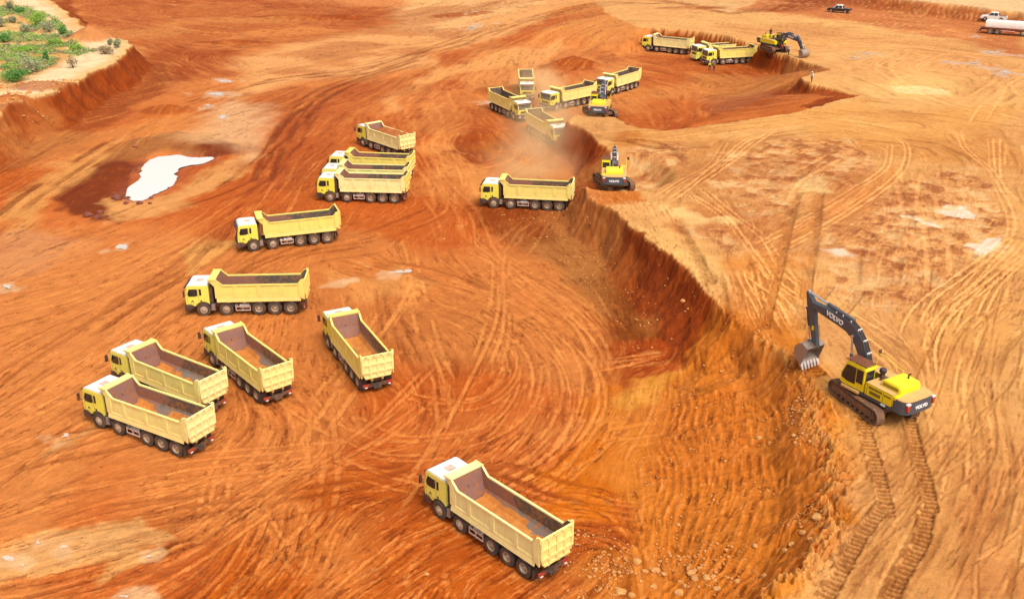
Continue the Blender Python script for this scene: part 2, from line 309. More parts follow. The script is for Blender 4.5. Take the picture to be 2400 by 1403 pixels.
# (outline px, height, soft edge m, noise warp m, colour, opacity)
COL = [
 # --- pit floor, large fields
 ([(-900, 1500), (-600, 600), (0, 500), (300, 480), (560, 560), (560, 760), (420, 1000), (200, 1403), (100, 1600)], 0, 12, 6, S(204, 112, 58), .8),
 ([(420, 1403), (600, 1150), (900, 1080), (1300, 1120), (1500, 1200), (1500, 1500), (300, 1500)], 0, 5, 3, S(190, 90, 18), .85),
 ([(520, 640), (1000, 600), (1260, 640), (1400, 780), (1420, 960), (1340, 1080), (1040, 1180), (700, 1130), (480, 960)], 0, 5, 3, S(188, 90, 32), .7),
 ([(900, 1000), (1200, 960), (1350, 780), (1430, 900), (1450, 1050), (1300, 1140), (1000, 1160)], 0, 3, 3, S(198, 106, 50), .7),
 ([(880, 700), (1100, 670), (1230, 760), (1200, 880), (1000, 900), (880, 800)], 0, 2.5, 3, S(166, 74, 20), .6),
 ([(1420, 850), (1480, 880), (1500, 1000), (1460, 1100), (1560, 1180), (1340, 1240), (1290, 1100), (1400, 1010)], 0, 1.6, 2.5, S(205, 108, 14), .8),
 ([(1080, 480), (1340, 490), (1440, 520), (1540, 640), (1640, 760), (1700, 800), (1640, 830), (1500, 860), (1440, 830), (1400, 720), (1300, 620), (1160, 560)], 0, 2.5, 2, S(140, 60, 12), .95),
 ([(1240, 560), (1420, 540), (1560, 680), (1620, 790), (1500, 810), (1420, 740), (1320, 640)], 0, 3, 2.5, S(132, 66, 14), .85),
 ([(1430, 800), (1690, 790), (1560, 850), (1480, 930), (1430, 900)], 0, 1.5, 1.2, S(162, 66, 8), .9),
 # left part: darker ground around the pond and beneath the left wall
 ([(140, 510), (150, 440), (220, 390), (300, 330), (420, 310), (560, 340), (620, 350), (520, 366), (430, 360), (340, 375), (300, 440), (290, 470), (270, 530), (190, 530)], 0, 1.5, 3, S(126, 52, 18), 1),
 ([(-60, 420), (0, 330), (60, 290), (200, 220), (330, 130), (420, 110), (560, 120), (600, 90), (500, 150), (420, 190), (330, 250), (200, 330), (60, 400)], 0, 4, 4, S(150, 68, 24), .85),
 ([(130, 0), (400, -20), (900, 20), (880, 60), (620, 70), (500, 100), (620, 130), (540, 170), (420, 190), (330, 130)], 0, 4, 6, S(168, 78, 34), .6),
 ([(250, 470), (330, 480), (420, 445), (480, 400), (540, 370), (620, 360), (520, 440), (400, 500), (260, 520)], 0, 2, 2, S(222, 158, 102), .8),
 ([(420, 300), (560, 230), (640, 250), (620, 340), (560, 380), (480, 330)], 0, 6, 6, S(226, 178, 142), .75),
 ([(0, 470), (160, 380), (280, 320), (220, 400), (100, 480), (0, 560)], 0, 2.5, 3, S(222, 158, 96), .7),
 ([(-100, 560), (60, 530), (200, 560), (120, 640), (-100, 700)], 0, 5, 6, S(206, 130, 86), .6),
 ([(0, 1290), (100, 1240), (230, 1222), (330, 1225), (420, 1250), (330, 1280), (200, 1320), (60, 1345), (0, 1350)], 0, .6, 1.3, S(222, 164, 112), .9),
 ([(300, 1290), (400, 1285), (330, 1330), (200, 1370), (240, 1330)], 0, .5, 1.2, S(220, 160, 104), .85),
 ([(100, 1040), (180, 1010), (240, 1000), (160, 1045), (60, 1080)], 0, 1, 1.6, S(222, 170, 120), .7),
 ([(425, 590), (480, 560), (560, 570), (500, 600), (470, 640), (440, 650)], 0, .8, 1.5, S(222, 158, 92), .85),
 ([(780, 640), (900, 640), (960, 620), (1000, 650), (900, 690), (800, 700)], 0, 2, 3, S(218, 146, 84), .6),
 # haul-road band, upper centre
 ([(560, 130), (900, 60), (1200, 20), (1450, 40), (1300, 60), (1050, 130), (900, 170), (700, 200), (560, 230)], 0, 8, 8, S(228, 162, 110), .92),
 ([(300, -60), (1500, -60), (1300, 10), (900, 20), (500, -10)], 0, 10, 10, S(212, 134, 86), .8),
 ([(1000, 80), (1100, 60), (1200, 50), (1300, 20), (1100, -10), (950, 0), (900, 60)], 0, 8, 7, S(232, 176, 126), .9),
 ([(1180, 90), (1350, 60), (1500, 50), (1700, 50), (1500, 66), (1300, 80), (1150, 120), (1050, 200), (950, 230), (1050, 130)], 0, 3, 5, S(176, 80, 34), .8),
 ([(1180, 120), (1320, 100), (1350, 110), (1240, 150), (1130, 160), (1000, 200), (900, 260), (880, 240), (1020, 160)], 0, 4, 4, S(226, 156, 100), .85),
 ([(600, 440), (640, 330), (700, 260), (800, 200), (880, 210), (800, 300), (760, 400), (700, 460)], 0, 4, 5, S(184, 92, 44), .7),
 ([(1000, 240), (1080, 240), (1100, 330), (1180, 420), (1100, 470), (1020, 400), (980, 300)], 0, 3, 4, S(220, 140, 80), .8),
 ([(1040, 320), (1120, 300), (1190, 330), (1180, 370), (1110, 385), (1050, 355)], 0, 1.5, 2.5, S(150, 66, 22), .9),
 ([(1220, 150), (1250, 140), (1260, 200), (1230, 210)], 0, 3, 2, S(214, 130, 70), .4),
 ([(1300, 160), (1400, 150), (1420, 180), (1340, 200)], 0, 3, 3, S(186, 84, 34), .7),
 ([(1330, 142), (1398, 148), (1390, 164), (1320, 166)], 0, 1.5, 2, S(160, 74, 26), .9),
 ([(1120, 330), (1260, 280), (1360, 300), (1420, 380), (1380, 420), (1240, 420), (1160, 400)], 0, 4, 3, S(206, 120, 46), .7),
 ([(1340, 300), (1420, 360), (1390, 420), (1340, 410), (1330, 340)], 0, 2.5, 2, S(150, 68, 14), .85),
 # upper right pit
 ([(1480, 130), (1620, 130), (1780, 140), (1900, 160), (1900, 200), (2000, 225), (1700, 290), (1500, 300), (1440, 260), (1500, 180)], 0, 4, 4, S(180, 86, 34), .85),
 ([(1680, 160), (1830, 150), (1860, 190), (1990, 225), (1850, 250), (1700, 230), (1640, 190)], 0, 4, 4, S(160, 70, 20), .85),
 ([(1480, 200), (1640, 200), (1640, 250), (1500, 270)], 0, 5, 5, S(202, 110, 54), .5),
 ([(1640, 225), (1800, 215), (1850, 245), (1700, 275)], 0, 4, 4, S(160, 92, 62), .6),
]
COLP = [   # on the right bench
 ([(1400, 300), (1700, 310), (2400, 320), (2400, 500), (2050, 600), (1900, 620), (1700, 600), (1500, 480)], HP, 8, 5, S(212, 144, 80), .4),
 ([(1500, 350), (1650, 320), (1900, 320), (2000, 380), (1860, 420), (1780, 500), (1640, 460), (1520, 400)], HP, 5, 5, S(196, 126, 66), .7),
 ([(1990, 420), (2100, 420), (2130, 540), (2080, 640), (1960, 620), (1900, 580)], HP, 4, 5, S(200, 122, 64), .75),
 ([(1640, 470), (1760, 480), (1840, 540), (1780, 600), (1680, 570), (1600, 540)], HP, 3, 4, S(196, 112, 56), .7),
 ([(1550, 480), (1620, 495), (1700, 505), (1760, 510), (1690, 520), (1600, 520)], HP, 2, 2.5, S(240, 194, 124), .8),
 ([(1440, 520), (1560, 530), (1700, 620), (1740, 720), (1680, 680), (1600, 610)], HP, 1.5, 2.5, S(236, 180, 108), .8),
 ([(1700, 600), (1900, 600), (1880, 800), (1860, 860), (1760, 770), (1720, 720)], HP, 3, 3, S(222, 140, 62), .8),
 ([(1720, 745), (1800, 740), (1880, 850), (1960, 960), (2000, 1060), (1960, 1290), (1850, 1403), (1700, 1500), (1800, 1300), (1900, 1100), (1860, 880)], HP, 2, 2, S(214, 126, 18), .92),
 ([(1960, 1050), (2060, 1000), (2400, 700), (2400, 1403), (1950, 1403), (2050, 1200)], HP, 4, 3, S(222, 156, 86), .75),
 ([(2250, 1200), (2400, 1080), (2400, 1403), (2200, 1403)], HP, 2, 2.5, S(220, 146, 82), .8),
 ([(2150, 600), (2400, 480), (2400, 760), (2180, 900), (2120, 740)], HP, 4, 3, S(224, 154, 80), .6),
 ([(2100, 500), (2200, 510), (2240, 530), (2160, 535), (2100, 520)], HP, 2, 2.5, S(244, 206, 150), .7),  # pale mud, its glare mixed into the colour
 ([(2180, 490), (2230, 478), (2290, 490), (2270, 508), (2200, 506)], HP, 2, 2.5, S(246, 210, 164), .75),  # another pale mud patch with the glare in its colour
 ([(2000, 190), (2150, 180), (2330, 220), (2280, 230), (2100, 222)], HP, 3, 7, S(238, 190, 116), .6),
 ([(1940, 280), (2060, 290), (2100, 300), (1980, 302)], HP, 1, 4, S(242, 202, 130), .8),
 ([(2060, 200), (2200, 205), (2230, 220), (2130, 220)], HP, 1, 2, S(250, 214, 150), .9),
 ([(1920, 110), (2100, 120), (2080, 140), (1960, 132)], HP, 1.5, 4, S(240, 196, 124), .8),
 ([(1860, 270), (2400, 240), (2400, 420), (2100, 360), (1900, 320)], HP, 5, 6, S(222, 150, 72), .6),
 ([(1700, 20), (2000, 50), (2400, 130), (2400, 60), (2000, 0), (1800, -40)], HP, 5, 5, S(196, 98, 48), .75),
 ([(1600, 60), (1900, 60), (2250, 100), (2400, 150), (2400, 190), (2050, 150), (1850, 110), (1700, 75)], HP, 6, 6, S(226, 156, 92), .6),
 ([(1440, 290), (1640, 300), (1900, 260), (2020, 226), (2100, 240), (1900, 290), (1600, 330), (1480, 330)], HP, 2, 3, S(228, 160, 84), .7),
 ([(1440, 310), (1500, 300), (1520, 330), (1460, 350)], HP, 2, 2, S(196, 112, 36), .7),
 ([(1390, 430), (1480, 440), (1500, 470), (1420, 480), (1370, 455)], HP, 1.5, 1.5, S(202, 104, 24), .9),
]
SLOPE_COL = [   # on and under the dug slope in the foreground
 ([(1700, 770), (1790, 800), (1880, 900), (1930, 1000), (1945, 1150), (1920, 1280), (1820, 1403), (1440, 1403), (1420, 1300), (1520, 1180), (1460, 1080), (1440, 960), (1500, 880), (1600, 830)], 1.5, 1.5, 2.5, S(206, 118, 40), .95),
 ([(1560, 900), (1720, 920), (1780, 1040), (1700, 1150), (1600, 1100), (1500, 1000)], 1.5, 2.5, 3, S(196, 104, 34), .5),
 ([(1720, 780), (1790, 800), (1880, 900), (1930, 1000), (1945, 1150), (1920, 1280), (1870, 1330), (1890, 1150), (1860, 1000), (1800, 900), (1730, 850)], 3, .8, 1.5, S(212, 122, 48), .8),
 ([(1500, 880), (1600, 850), (1560, 900), (1500, 960), (1430, 940)], .5, 1, 1.5, S(220, 150, 60), .7),
]

# tracks: px points, height, number of lines, spread m, line width m, tone (+pale / -dark), kind
TR = []
def T(pts, n=4, sp=2.2, w=.3, tone=.5, z=0, kind='t'): TR.append((pts, n, sp, w, tone, z, kind))
T([(0, 640), (200, 560), (380, 500), (560, 440), (640, 370), (700, 290), (760, 220), (900, 165), (1000, 130)], 6, 4, .4, -.8)
T([(612, 430), (640, 360), (700, 275), (800, 205), (1000, 140)], 2, 2.1, .7, -1.2)
T([(40, 1130), (200, 1010), (400, 900), (560, 800), (700, 620), (760, 480)], 6, 3, .3, .4)
T([(0, 900), (150, 800), (300, 700), (430, 620), (540, 500), (640, 430)], 8, 4, .35, -.8)
T([(0, 740), (200, 680), (350, 600), (500, 520), (620, 440)], 8, 4, .35, .5)
T([(0, 520), (60, 470), (130, 420), (270, 330)], 2, 2.2, .8, -1.1)
T([(560, 210), (700, 185), (860, 165), (1000, 120), (1150, 80), (1300, 60), (1500, 45), (1720, 55)], 8, 6, .5, -.9)
T([(450, 243), (600, 195), (780, 172)], 2, 2.2, .6, -1.2)
T([(1100, 520), (1050, 420), (1010, 330), (1000, 240), (1060, 180), (1180, 120), (1320, 90), (1480, 75)], 8, 6, .5, .6)
T([(1240, 760), (1120, 600), (1080, 500), (1000, 400), (960, 320), (950, 250), (1030, 190)], 8, 6, .35, .5)
T([(1420, 860), (1390, 760), (1300, 680), (1180, 620), (1080, 560)], 6, 2.5, .3, .7)
T([(1400, 1000), (1430, 900), (1380, 780), (1280, 690), (1100, 560)], 6, 2, .35, .8)
T([(1040, 1200), (1250, 1140), (1370, 1050), (1420, 940)], 8, 3, .35, .7)
T([(700, 1050), (900, 1130), (1100, 1150), (1300, 1060), (1370, 940), (1340, 840), (1240, 740), (1100, 680), (900, 640), (760, 620)], 8, 3, .3, .7)
T([(650, 900), (800, 1000), (950, 1050), (1150, 1020), (1240, 930), (1220, 820), (1100, 740), (940, 700)], 8, 3, .3, .6)
T([(1160, 760), (1200, 860), (1120, 940), (960, 930), (880, 860), (900, 780)], 5, 2.5, .25, .7)
T([(940, 560), (980, 700), (1040, 900), (1060, 1120)], 4, 2.2, .35, .7)
T([(1180, 560), (1150, 800), (1000, 1100), (900, 1250)], 4, 2.2, .35, .7)
T([(500, 1180), (700, 1110), (900, 1000), (1060, 850)], 6, 2.6, .35, .6)
T([(560, 1200), (800, 900), (960, 640)], 4, 2.2, .4, .8)
T([(750, 940), (740, 1100), (700, 1300)], 4, 2.2, .4, .6)
T([(500, 1280), (520, 1130), (600, 1000)], 4, 2.2, .35, .6)
T([(640, 1160), (680, 1240), (740, 1330), (780, 1403)], 4, 2.2, .3, .5)
T([(1000, 1180), (1150, 1110), (1300, 1150), (1500, 1210)], 8, 3, .3, -.8)
T([(1010, 1403), (1000, 1330), (1060, 1290)], 2, 2.2, .35, .6)
T([(0, 1300), (200, 1240), (420, 1200), (700, 1150), (1000, 1100)], 8, 4, .3, -.7)
T([(0, 1200), (200, 1150), (420, 1110), (700, 1080), (900, 1060)], 8, 4, .25, .4)
T([(0, 1090), (150, 1050), (300, 1010), (430, 960)], 8, 4, .3, -.7)
T([(0, 980), (100, 930), (250, 840), (400, 720)], 8, 4, .3, .4)
T([(200, 1403), (400, 1300), (560, 1200), (700, 1100)], 8, 3, .3, .5)
T([(0, 1395), (200, 1350), (380, 1290), (560, 1240)], 6, 3, .3, -.8)
T([(600, 1403), (680, 1300), (800, 1180)], 6, 2.6, .3, .5)
T([(900, 1420), (1000, 1350), (1200, 1310)], 4, 2, .3, .5)
T([(850, 1403), (1000, 1290), (1030, 1240)], 3, 2, .25, .5)
T([(1210, 185), (1300, 110), (1420, 88), (1500, 90)], 6, 4, .4, .6)
T([(1450, 160), (1600, 200), (1700, 215), (1860, 200)], 6, 5, .4, .5)
T([(1640, 215), (1660, 190), (1620, 180)], 3, 4, .35, .8)
T([(1340, 150), (1440, 130), (1500, 140), (1600, 160)], 5, 5, .4, .5)
T([(1130, 300), (1200, 310), (1200, 360), (1120, 390), (1050, 365), (1030, 320), (1110, 285)], 5, 4, .4, .6)
T([(1080, 205), (1130, 240), (1200, 320), (1300, 400), (1360, 450)], 5, 4, .4, .5)
T([(1300, 340), (1240, 400), (1150, 430), (1000, 470)], 5, 4, .4, .7)
T([(1080, 440), (1060, 390), (1040, 340)], 5, 3, .35, .7)
T([(760, 340), (700, 400), (640, 480), (560, 560)], 5, 4, .35, .5)
T([(1100, 480), (900, 560), (700, 600), (500, 700), (300, 800)], 5, 4, .35, -.7)
T([(820, 600), (1000, 640), (1150, 700)], 5, 3, .35, -.6)
T([(1280, 500), (1200, 560), (1130, 600)], 3, 2, .35, .7)
T([(1260, 510), (1230, 560), (1200, 600)], 3, 2, .35, .7)
T([(1400, 850), (1500, 840), (1600, 820)], 3, 2.2, .35, .9)
T([(1400, 880), (1500, 858), (1560, 840)], 2, 1.2, .35, .8)
T([(1340, 1040), (1460, 1030), (1600, 1010)], 3, 2.2, .35, .5)
T([(1340, 1170), (1460, 1190), (1560, 1210)], 5, 2.2, .3, .5)
T([(1300, 1240), (1440, 1260), (1560, 1290)], 5, 2.2, .3, -.8)
T([(380, 130), (460, 170), (560, 190), (640, 180)], 4, 5, .4, .7)
T([(330, 120), (430, 140), (480, 120), (620, 125)], 4, 5, .4, .5)
T([(200, 30), (400, 60), (700, 90), (1000, 90)], 5, 8, .6, .5)
T([(500, 30), (700, 20), (900, 40), (1100, 10)], 5, 10, .7, -.5)
T([(260, 410), (330, 320), (430, 260), (600, 190)], 4, 4, .4, .5)
P_ = HP
def ZB(*p): return [(1312 + x / 2.206, 281 + y / 2.206) for x, y in p]
for pts in (((650, 370), (850, 500), (1000, 680), (1130, 840), (1290, 950)), ((720, 340), (900, 490), (1060, 610), (1150, 760), (1280, 880)), ((500, 400), (620, 320), (780, 230), (860, 110)), ((560, 420), (700, 320), (850, 200), (1000, 90), (1300, 20)),
            ((700, 340), (900, 200), (1000, 120), (1100, 60)), ((1000, 660), (1250, 520), (1500, 370), (1680, 250), (1710, 120)), ((1080, 700), (1300, 590), (1500, 470), (1700, 330), (1790, 220), (1760, 100), (1500, 40)), ((1180, 200), (1300, 150), (1600, 130), (1700, 180)),
            ((930, 760), (950, 830), (1010, 930), (1080, 1060)), ((1000, 740), (1040, 900), (1120, 1080)), ((1050, 720), (1080, 800), (1200, 900)), ((2230, 90), (2250, 300), (2330, 480), (2320, 620), (2200, 760), (1900, 1080)), ((2290, 90), (2300, 300), (2400, 430)),
            ((2060, 50), (2100, 150), (2230, 260), (2320, 400)), ((2400, 620), (2250, 780), (2080, 960), (2020, 1080)), ((2400, 720), (2260, 860), (2150, 1080)), ((300, 120), (600, 100), (900, 60), (1300, 0)), ((450, 430), (480, 510)), ((530, 430), (590, 520)), ((1900, 60), (1980, 40), (2100, 90)), ((1500, 90), (1560, 150), (1700, 200))):
    T(ZB(*pts), 2, .62, .2, 1.35, P_)
for pts in (((1780, 300), (1830, 500), (1850, 700), (1830, 900)), ((1920, 240), (1900, 450), (1950, 620), (1960, 800)), ((1440, 180), (1200, 320), (1100, 500)), ((2380, 300), (2350, 120))):
    T(ZB(*pts), 2, 1.9, .45, .55, P_)
T(ZB((1000, 690), (1250, 560), (1500, 410), (1700, 290)), 5, 2.2, .2, .5, P_)
T([(2400, 600), (2300, 680), (2220, 740), (2185, 810), (2190, 890)], 2, .62, .2, 1.3, P_)
T([(2400, 545), (2290, 640), (2190, 715), (2148, 790), (2155, 870)], 3, 1.4, .2, 1.3, P_)
T([(2400, 690), (2300, 760), (2250, 860), (2240, 960)], 3, 1.4, .2, .9, P_)
T([(2140, 122), (2080, 140), (2070, 160), (2105, 192), (2160, 230)], 5, 3, .35, 1.0, P_)
T([(2210, 130), (2145, 150), (2160, 175), (2230, 205)], 5, 3, .35, 1.0, P_)
T([(2000, 165), (2060, 140), (2160, 130)], 5, 4, .35, .6, P_)
T([(2400, 165), (2340, 200), (2300, 240), (2260, 300)], 4, 3, .35, .8, P_)
T([(2330, 170), (2350, 200), (2400, 230)], 3, 3, .3, .7, P_)
T([(1960, 170), (2060, 190), (2200, 240), (2400, 290)], 5, 5, .4, .8, P_)
T([(1700, 30), (2000, 55), (2250, 80), (2400, 105)], 8, 8, .5, .5, P_)
T([(1650, 60), (1900, 95), (2150, 110), (2400, 150)], 8, 6, .5, .5, P_)
T([(1800, 100), (2000, 150), (2300, 180)], 5, 5, .4, .4, P_)
T([(2150, 1420), (2250, 1200), (2330, 1000), (2400, 800)], 12, 8, .12, .25, P_)
T([(2080, 1403), (2230, 1100), (2330, 850), (2400, 650)], 14, 8, .10, -.5, P_)
T([(1920, 1290), (2050, 1160), (2140, 1080), (2220, 950)], 9, 5, .10, -.45, P_)
T([(1960, 1180), (2060, 1080), (2160, 1000)], 8, 3, .22, -.4, P_)
T([(1840, 1430), (1990, 1280), (2100, 1180), (2200, 1060)], 10, 5, .12, -.4, P_)
T([(2240, 1403), (2300, 1250), (2400, 1100)], 6, 3, .3, -.6, P_)
T([(1880, 780), (1820, 700), (1740, 640)], 4, 2, .25, .8, P_)
T([(1930, 700), (2040, 780), (2150, 880)], 5, 3, .3, .8, P_)
T([(2000, 760), (2080, 820), (2150, 860)], 4, 2, .3, -.5, P_)
for pts in ([(2022, 975), (2045, 1060), (2065, 1130), (2080, 1205)], [(2066, 1190), (2012, 1260), (1980, 1320), (1930, 1410)], [(2128, 970), (2150, 1060), (2172, 1130), (2185, 1200)], [(2172, 1190), (2158, 1270), (2110, 1350), (2075, 1430)],
            ZB((1240, 370), (1180, 560), (1140, 750), (1090, 950), (1060, 1080)), ZB((1350, 370), (1320, 600), (1290, 800), (1270, 950), (1240, 1080)), ZB((1400, 860), (1340, 940)), ZB((1560, 890), (1470, 1000)), ZB((620, 540), (700, 680), (790, 850)),
            [(1850, 860), (1900, 800), (1905, 760)], [(1925, 880), (1880, 840), (1840, 850)]):
    T(pts, 1, 0, .62, -1.0 if pts[0][1] > 850 else -.5, P_, 'c')
T([(1460, 330), (1560, 350), (1660, 345)], 1, 0, .6, -.7, P_, 'c')
T([(1430, 330), (1530, 330), (1600, 370)], 1, 0, .6, -.7, P_, 'c')
# grooves of the dug slope (only steer the streaks)
FL = [([(1500, 1230), (1520, 1320), (1540, 1403)], 0), ([(1400, 500), (1500, 590), (1620, 700)], 1), ([(1200, 520), (1340, 620), (1440, 760)], 0), ([(1300, 520), (1420, 640), (1500, 780)], 0), ([(1300, 1350), (1380, 1300), (1440, 1280)], 0)]
FL2 = [([(0, 60), (150, 40), (300, 20)], 4), ([(0, 200), (200, 190)], 4), ([(1500, 420), (1640, 400), (1760, 420)], 4), ([(1900, 250), (2200, 270), (2400, 290)], 4), ([(1850, 330), (2050, 330), (2200, 340)], 4), ([(600, 280), (800, 240)], 0), ([(420, 320), (560, 280)], 0), ([(2200, 1403), (2300, 1300), (2400, 1250)], 4)]

# ------------------------------------------------------------------ maps on a 0.1 m raster
RX0, RX1, RY0, RY1, RS = -150., 150., 34., 330., .1
NX, NY = int((RX1 - RX0) / RS), int((RY1 - RY0) / RS)
TONE = np.zeros((NY, NX), np.float32); RUT = np.zeros((NY, NX), np.float32)
def spline(P, step=.08):
    P = np.array(P, float); n = len(P)
    if n == 2: L = np.hypot(*(P[1] - P[0])); t = np.linspace(0, 1, max(2, int(L / step)))[:, None]; return P[0] * (1 - t) + P[1] * t
    Q = np.vstack([2 * P[0] - P[1], P, 2 * P[-1] - P[-2]]); out = []
    for i in range(1, n):
        L = np.hypot(*(Q[i + 1] - Q[i])); t = np.linspace(0, 1, max(2, int(L / step)), endpoint=False)[:, None]
        a, b, c, d = Q[i - 1], Q[i], Q[i + 1], Q[i + 2]
        out.append(.5 * ((2 * b) + (c - a) * t + (2 * a - 5 * b + 4 * c - d) * t * t + (3 * b - a - 3 * c + d) * t ** 3))
    return np.vstack(out + [P[-1:]])
def stamp(L, width, tone, kind='t', rut=.05, seed=0):
    d = np.gradient(L, axis=0); d /= np.maximum(np.hypot(d[:, 0], d[:, 1]), 1e-6)[:, None]; nrm = np.stack([-d[:, 1], d[:, 0]], 1)
    s = np.concatenate([[0], np.cumsum(np.hypot(*np.diff(L, axis=0).T))])
    ends = np.clip(np.minimum(s, s[-1] - s) / 2.0, 0, 1)
    gate = sstep((vnoise(s / 5 + seed * 3.1, s * 0 + seed) - .25) * 3) * ends
    if tone > 1 and kind == 't': gate = (.55 + .45 * gate) * ends
    half = width / 2 + (.14 if kind == 't' else .2)
    for o in np.arange(-half, half + .01, .07):
        p = L + nrm * o; ix = ((p[:, 0] - RX0) / RS).astype(int); iy = ((p[:, 1] - RY0) / RS).astype(int)
        ok = (ix >= 0) & (ix < NX) & (iy >= 0) & (iy < NY); ix = ix[ok]; iy = iy[ok]; ss = s[ok]
        if kind == 'c':
            wob = .10 * (vnoise(ss / .8, ss * 0 + seed) - .5)
            if abs(o) <= width / 2 + .03:
                rib = (((ss + wob) / .42) % 1.0 < .5)
                wv = .6 + .7 * vnoise(ss / 2.5, ss * 0 + seed + 9); TONE[iy, ix] = np.where(rib, -.3, -2.0) * abs(tone) * wv; RUT[iy, ix] = np.where(rib, -.04, -.17)
            else: TONE[iy, ix] = np.where(vnoise(ss / .4 + o, ss * 0 + seed) > .45, -1.1 * abs(tone), TONE[iy, ix]); RUT[iy, ix] += .03
        else:
            if abs(o) <= width / 2:
                g = gate[ok]; md = .8 + .4 * vnoise(ss / .35 + o * 9, ss * 0 + seed)
                TONE[iy, ix] = TONE[iy, ix] * (1 - g * .8) + tone * g * md; RUT[iy, ix] = RUT[iy, ix] * (1 - g) - rut * g
            else:
                g = gate[ok] * (vnoise(ss / .5, ss * 0 + seed + 5) > .4)
                TONE[iy, ix] = TONE[iy, ix] * (1 - g * .6) - abs(tone) * .55 * g; RUT[iy, ix] += .035 * g * (1 if tone > 0 else .5)
# flow field on a 1 m grid (double-angle average of every guide)
gx, gy, gd = [], [], []
def guide(L, st=40, wt=1.0):
    q = L[::st]
    if len(q) < 2: return
    dd = np.diff(q, axis=0); a = np.arctan2(dd[:, 1], dd[:, 0])
    gx.extend(q[:-1, 0]); gy.extend(q[:-1, 1]); gd.extend(a)
LINES = []
for pts, n, sp, wd, tone, z, kind in TR:
    L = spline(GL(pts, z)); guide(L); LINES.append((L, n, sp, wd, tone, kind))
for pts, z in FL + FL2:
    L = spline(GL(pts, z)); guide(L, 20)
for o_ in (1.5, 4, 7, 10):
    q_ = GL([e[:2] for e in EDGE_R if 740 < e[1] < 1420 and e[0] > 1700], HP); c_ = np.array(G(1500, 1050, 0)); q_ = q_ + (c_ - q_) / np.hypot(*(c_ - q_).T)[:, None] * o_; guide(spline(q_), 20)
FX, FY = np.meshgrid(np.arange(-160, 161, 1.), np.arange(30, 341, 1.))
ca = np.zeros_like(FX); sa = np.zeros_like(FX)
GX, GY, GD = np.array(gx), np.array(gy), np.array(gd)
for i in range(len(GX)):
    r2 = (FX - GX[i]) ** 2 + (FY - GY[i]) ** 2
    wgt = 1 / (r2 + 4) ** 2; ca += wgt * math.cos(2 * GD[i]); sa += wgt * math.sin(2 * GD[i])
ANG = .5 * np.arctan2(sa, ca); ANG += (fbm(FX, FY, 14, 2) - .5) * .7
FC = np.cos(2 * ANG).astype(np.float32); FSn = np.sin(2 * ANG).astype(np.float32)
def flow(x, y):
    fx = np.clip(x + 160, 0, 319); fy = np.clip(y - 30, 0, 309); xi = fx.astype(int); yi = fy.astype(int); a = fx - xi; b = fy - yi
    def bl(A): return (A[yi, xi] * (1 - a) + A[yi, xi + 1] * a) * (1 - b) + (A[yi + 1, xi] * (1 - a) + A[yi + 1, xi + 1] * a) * b
    an = .5 * np.arctan2(bl(FSn), bl(FC)); return np.cos(an), np.sin(an)
def streamlines(x, y, n, step):
    out = [np.stack([x, y], 1)]; vx = vy = None
    for _ in range(n):
        cx, cy = flow(x, y)
        if vx is not None:
            f = np.where(cx * vx + cy * vy < 0, -1, 1); cx *= f; cy *= f
        x = x + cx * step; y = y + cy * step; vx, vy = cx, cy; out.append(np.stack([x, y], 1))
    return np.stack(out, 1)
# loose tyre marks that follow the flow everywhere
rr = np.random.default_rng(3)
yy = 40 + 260 * rr.random(2000) ** 1.3; xx = (rr.random(2000) - .5) * 1.05 * (yy + 16)
SL = streamlines(xx, yy, 220, .08)
for i in range(2000):
    k = int(40 + 180 * rr.random()); t = rr.choice([.7, .5, -.6, -.8]); wd = rr.choice([.12, .18, .26])
    stamp(SL[i][:k], wd, t, 't', .03, i)
for j, (L, n, sp, wd, tone, kind) in enumerate(LINES):
    d = np.gradient(L, axis=0); d /= np.maximum(np.hypot(d[:, 0], d[:, 1]), 1e-6)[:, None]; nrm = np.stack([-d[:, 1], d[:, 0]], 1)
    s = np.arange(len(L)) * .08
    for k in range(n):
        off = (k / (n - 1) - .5) * sp if n > 1 else 0
        if n > 2: off += (rr.random() - .5) * sp / n * .9
        wob = (vnoise(s / 14 + k * 7.7, s * 0 + j) - .5) * (.5 * sp if n > 2 else .1)
        a, b = (0, len(L)) if n <= 2 or kind == 'c' else (int(len(L) * rr.random() * .25), int(len(L) * (1 - rr.random() * .25)))
        if b - a < 8: continue
        stamp((L + nrm * (off + wob)[:, None])[a:b], wd, tone * (.7 + .6 * rr.random()), kind, .05, j * 13 + k)
def pyr(A): return A[:A.shape[0] // 2 * 2, :A.shape[1] // 2 * 2].reshape(A.shape[0] // 2, 2, A.shape[1] // 2, 2).mean((1, 3))
T1, T2, R1 = pyr(TONE), None, pyr(RUT); T2 = pyr(T1); R2 = pyr(R1)
def samp(A, k, x, y):
    st = RS * k; fx = np.clip((x - RX0) / st - .5, 0, A.shape[1] - 2); fy = np.clip((y - RY0) / st - .5, 0, A.shape[0] - 2)
    xi = fx.astype(int); yi = fy.astype(int); a = (fx - xi).astype(np.float32); b = (fy - yi).astype(np.float32)
    return (A[yi, xi] * (1 - a) + A[yi, xi + 1] * a) * (1 - b) + (A[yi + 1, xi] * (1 - a) + A[yi + 1, xi + 1] * a) * b
def maps(x, y):
    t = np.where(y < 85, samp(TONE, 1, x, y), np.where(y < 150, samp(T1, 2, x, y), samp(T2, 4, x, y)))
    r = np.where(y < 85, samp(RUT, 1, x, y), np.where(y < 150, samp(R1, 2, x, y), samp(R2, 4, x, y)))
    inside = (x > RX0) & (x < RX1) & (y < RY1) & (y > RY0)
    return np.where(inside, t, 0), np.where(inside, r, 0)
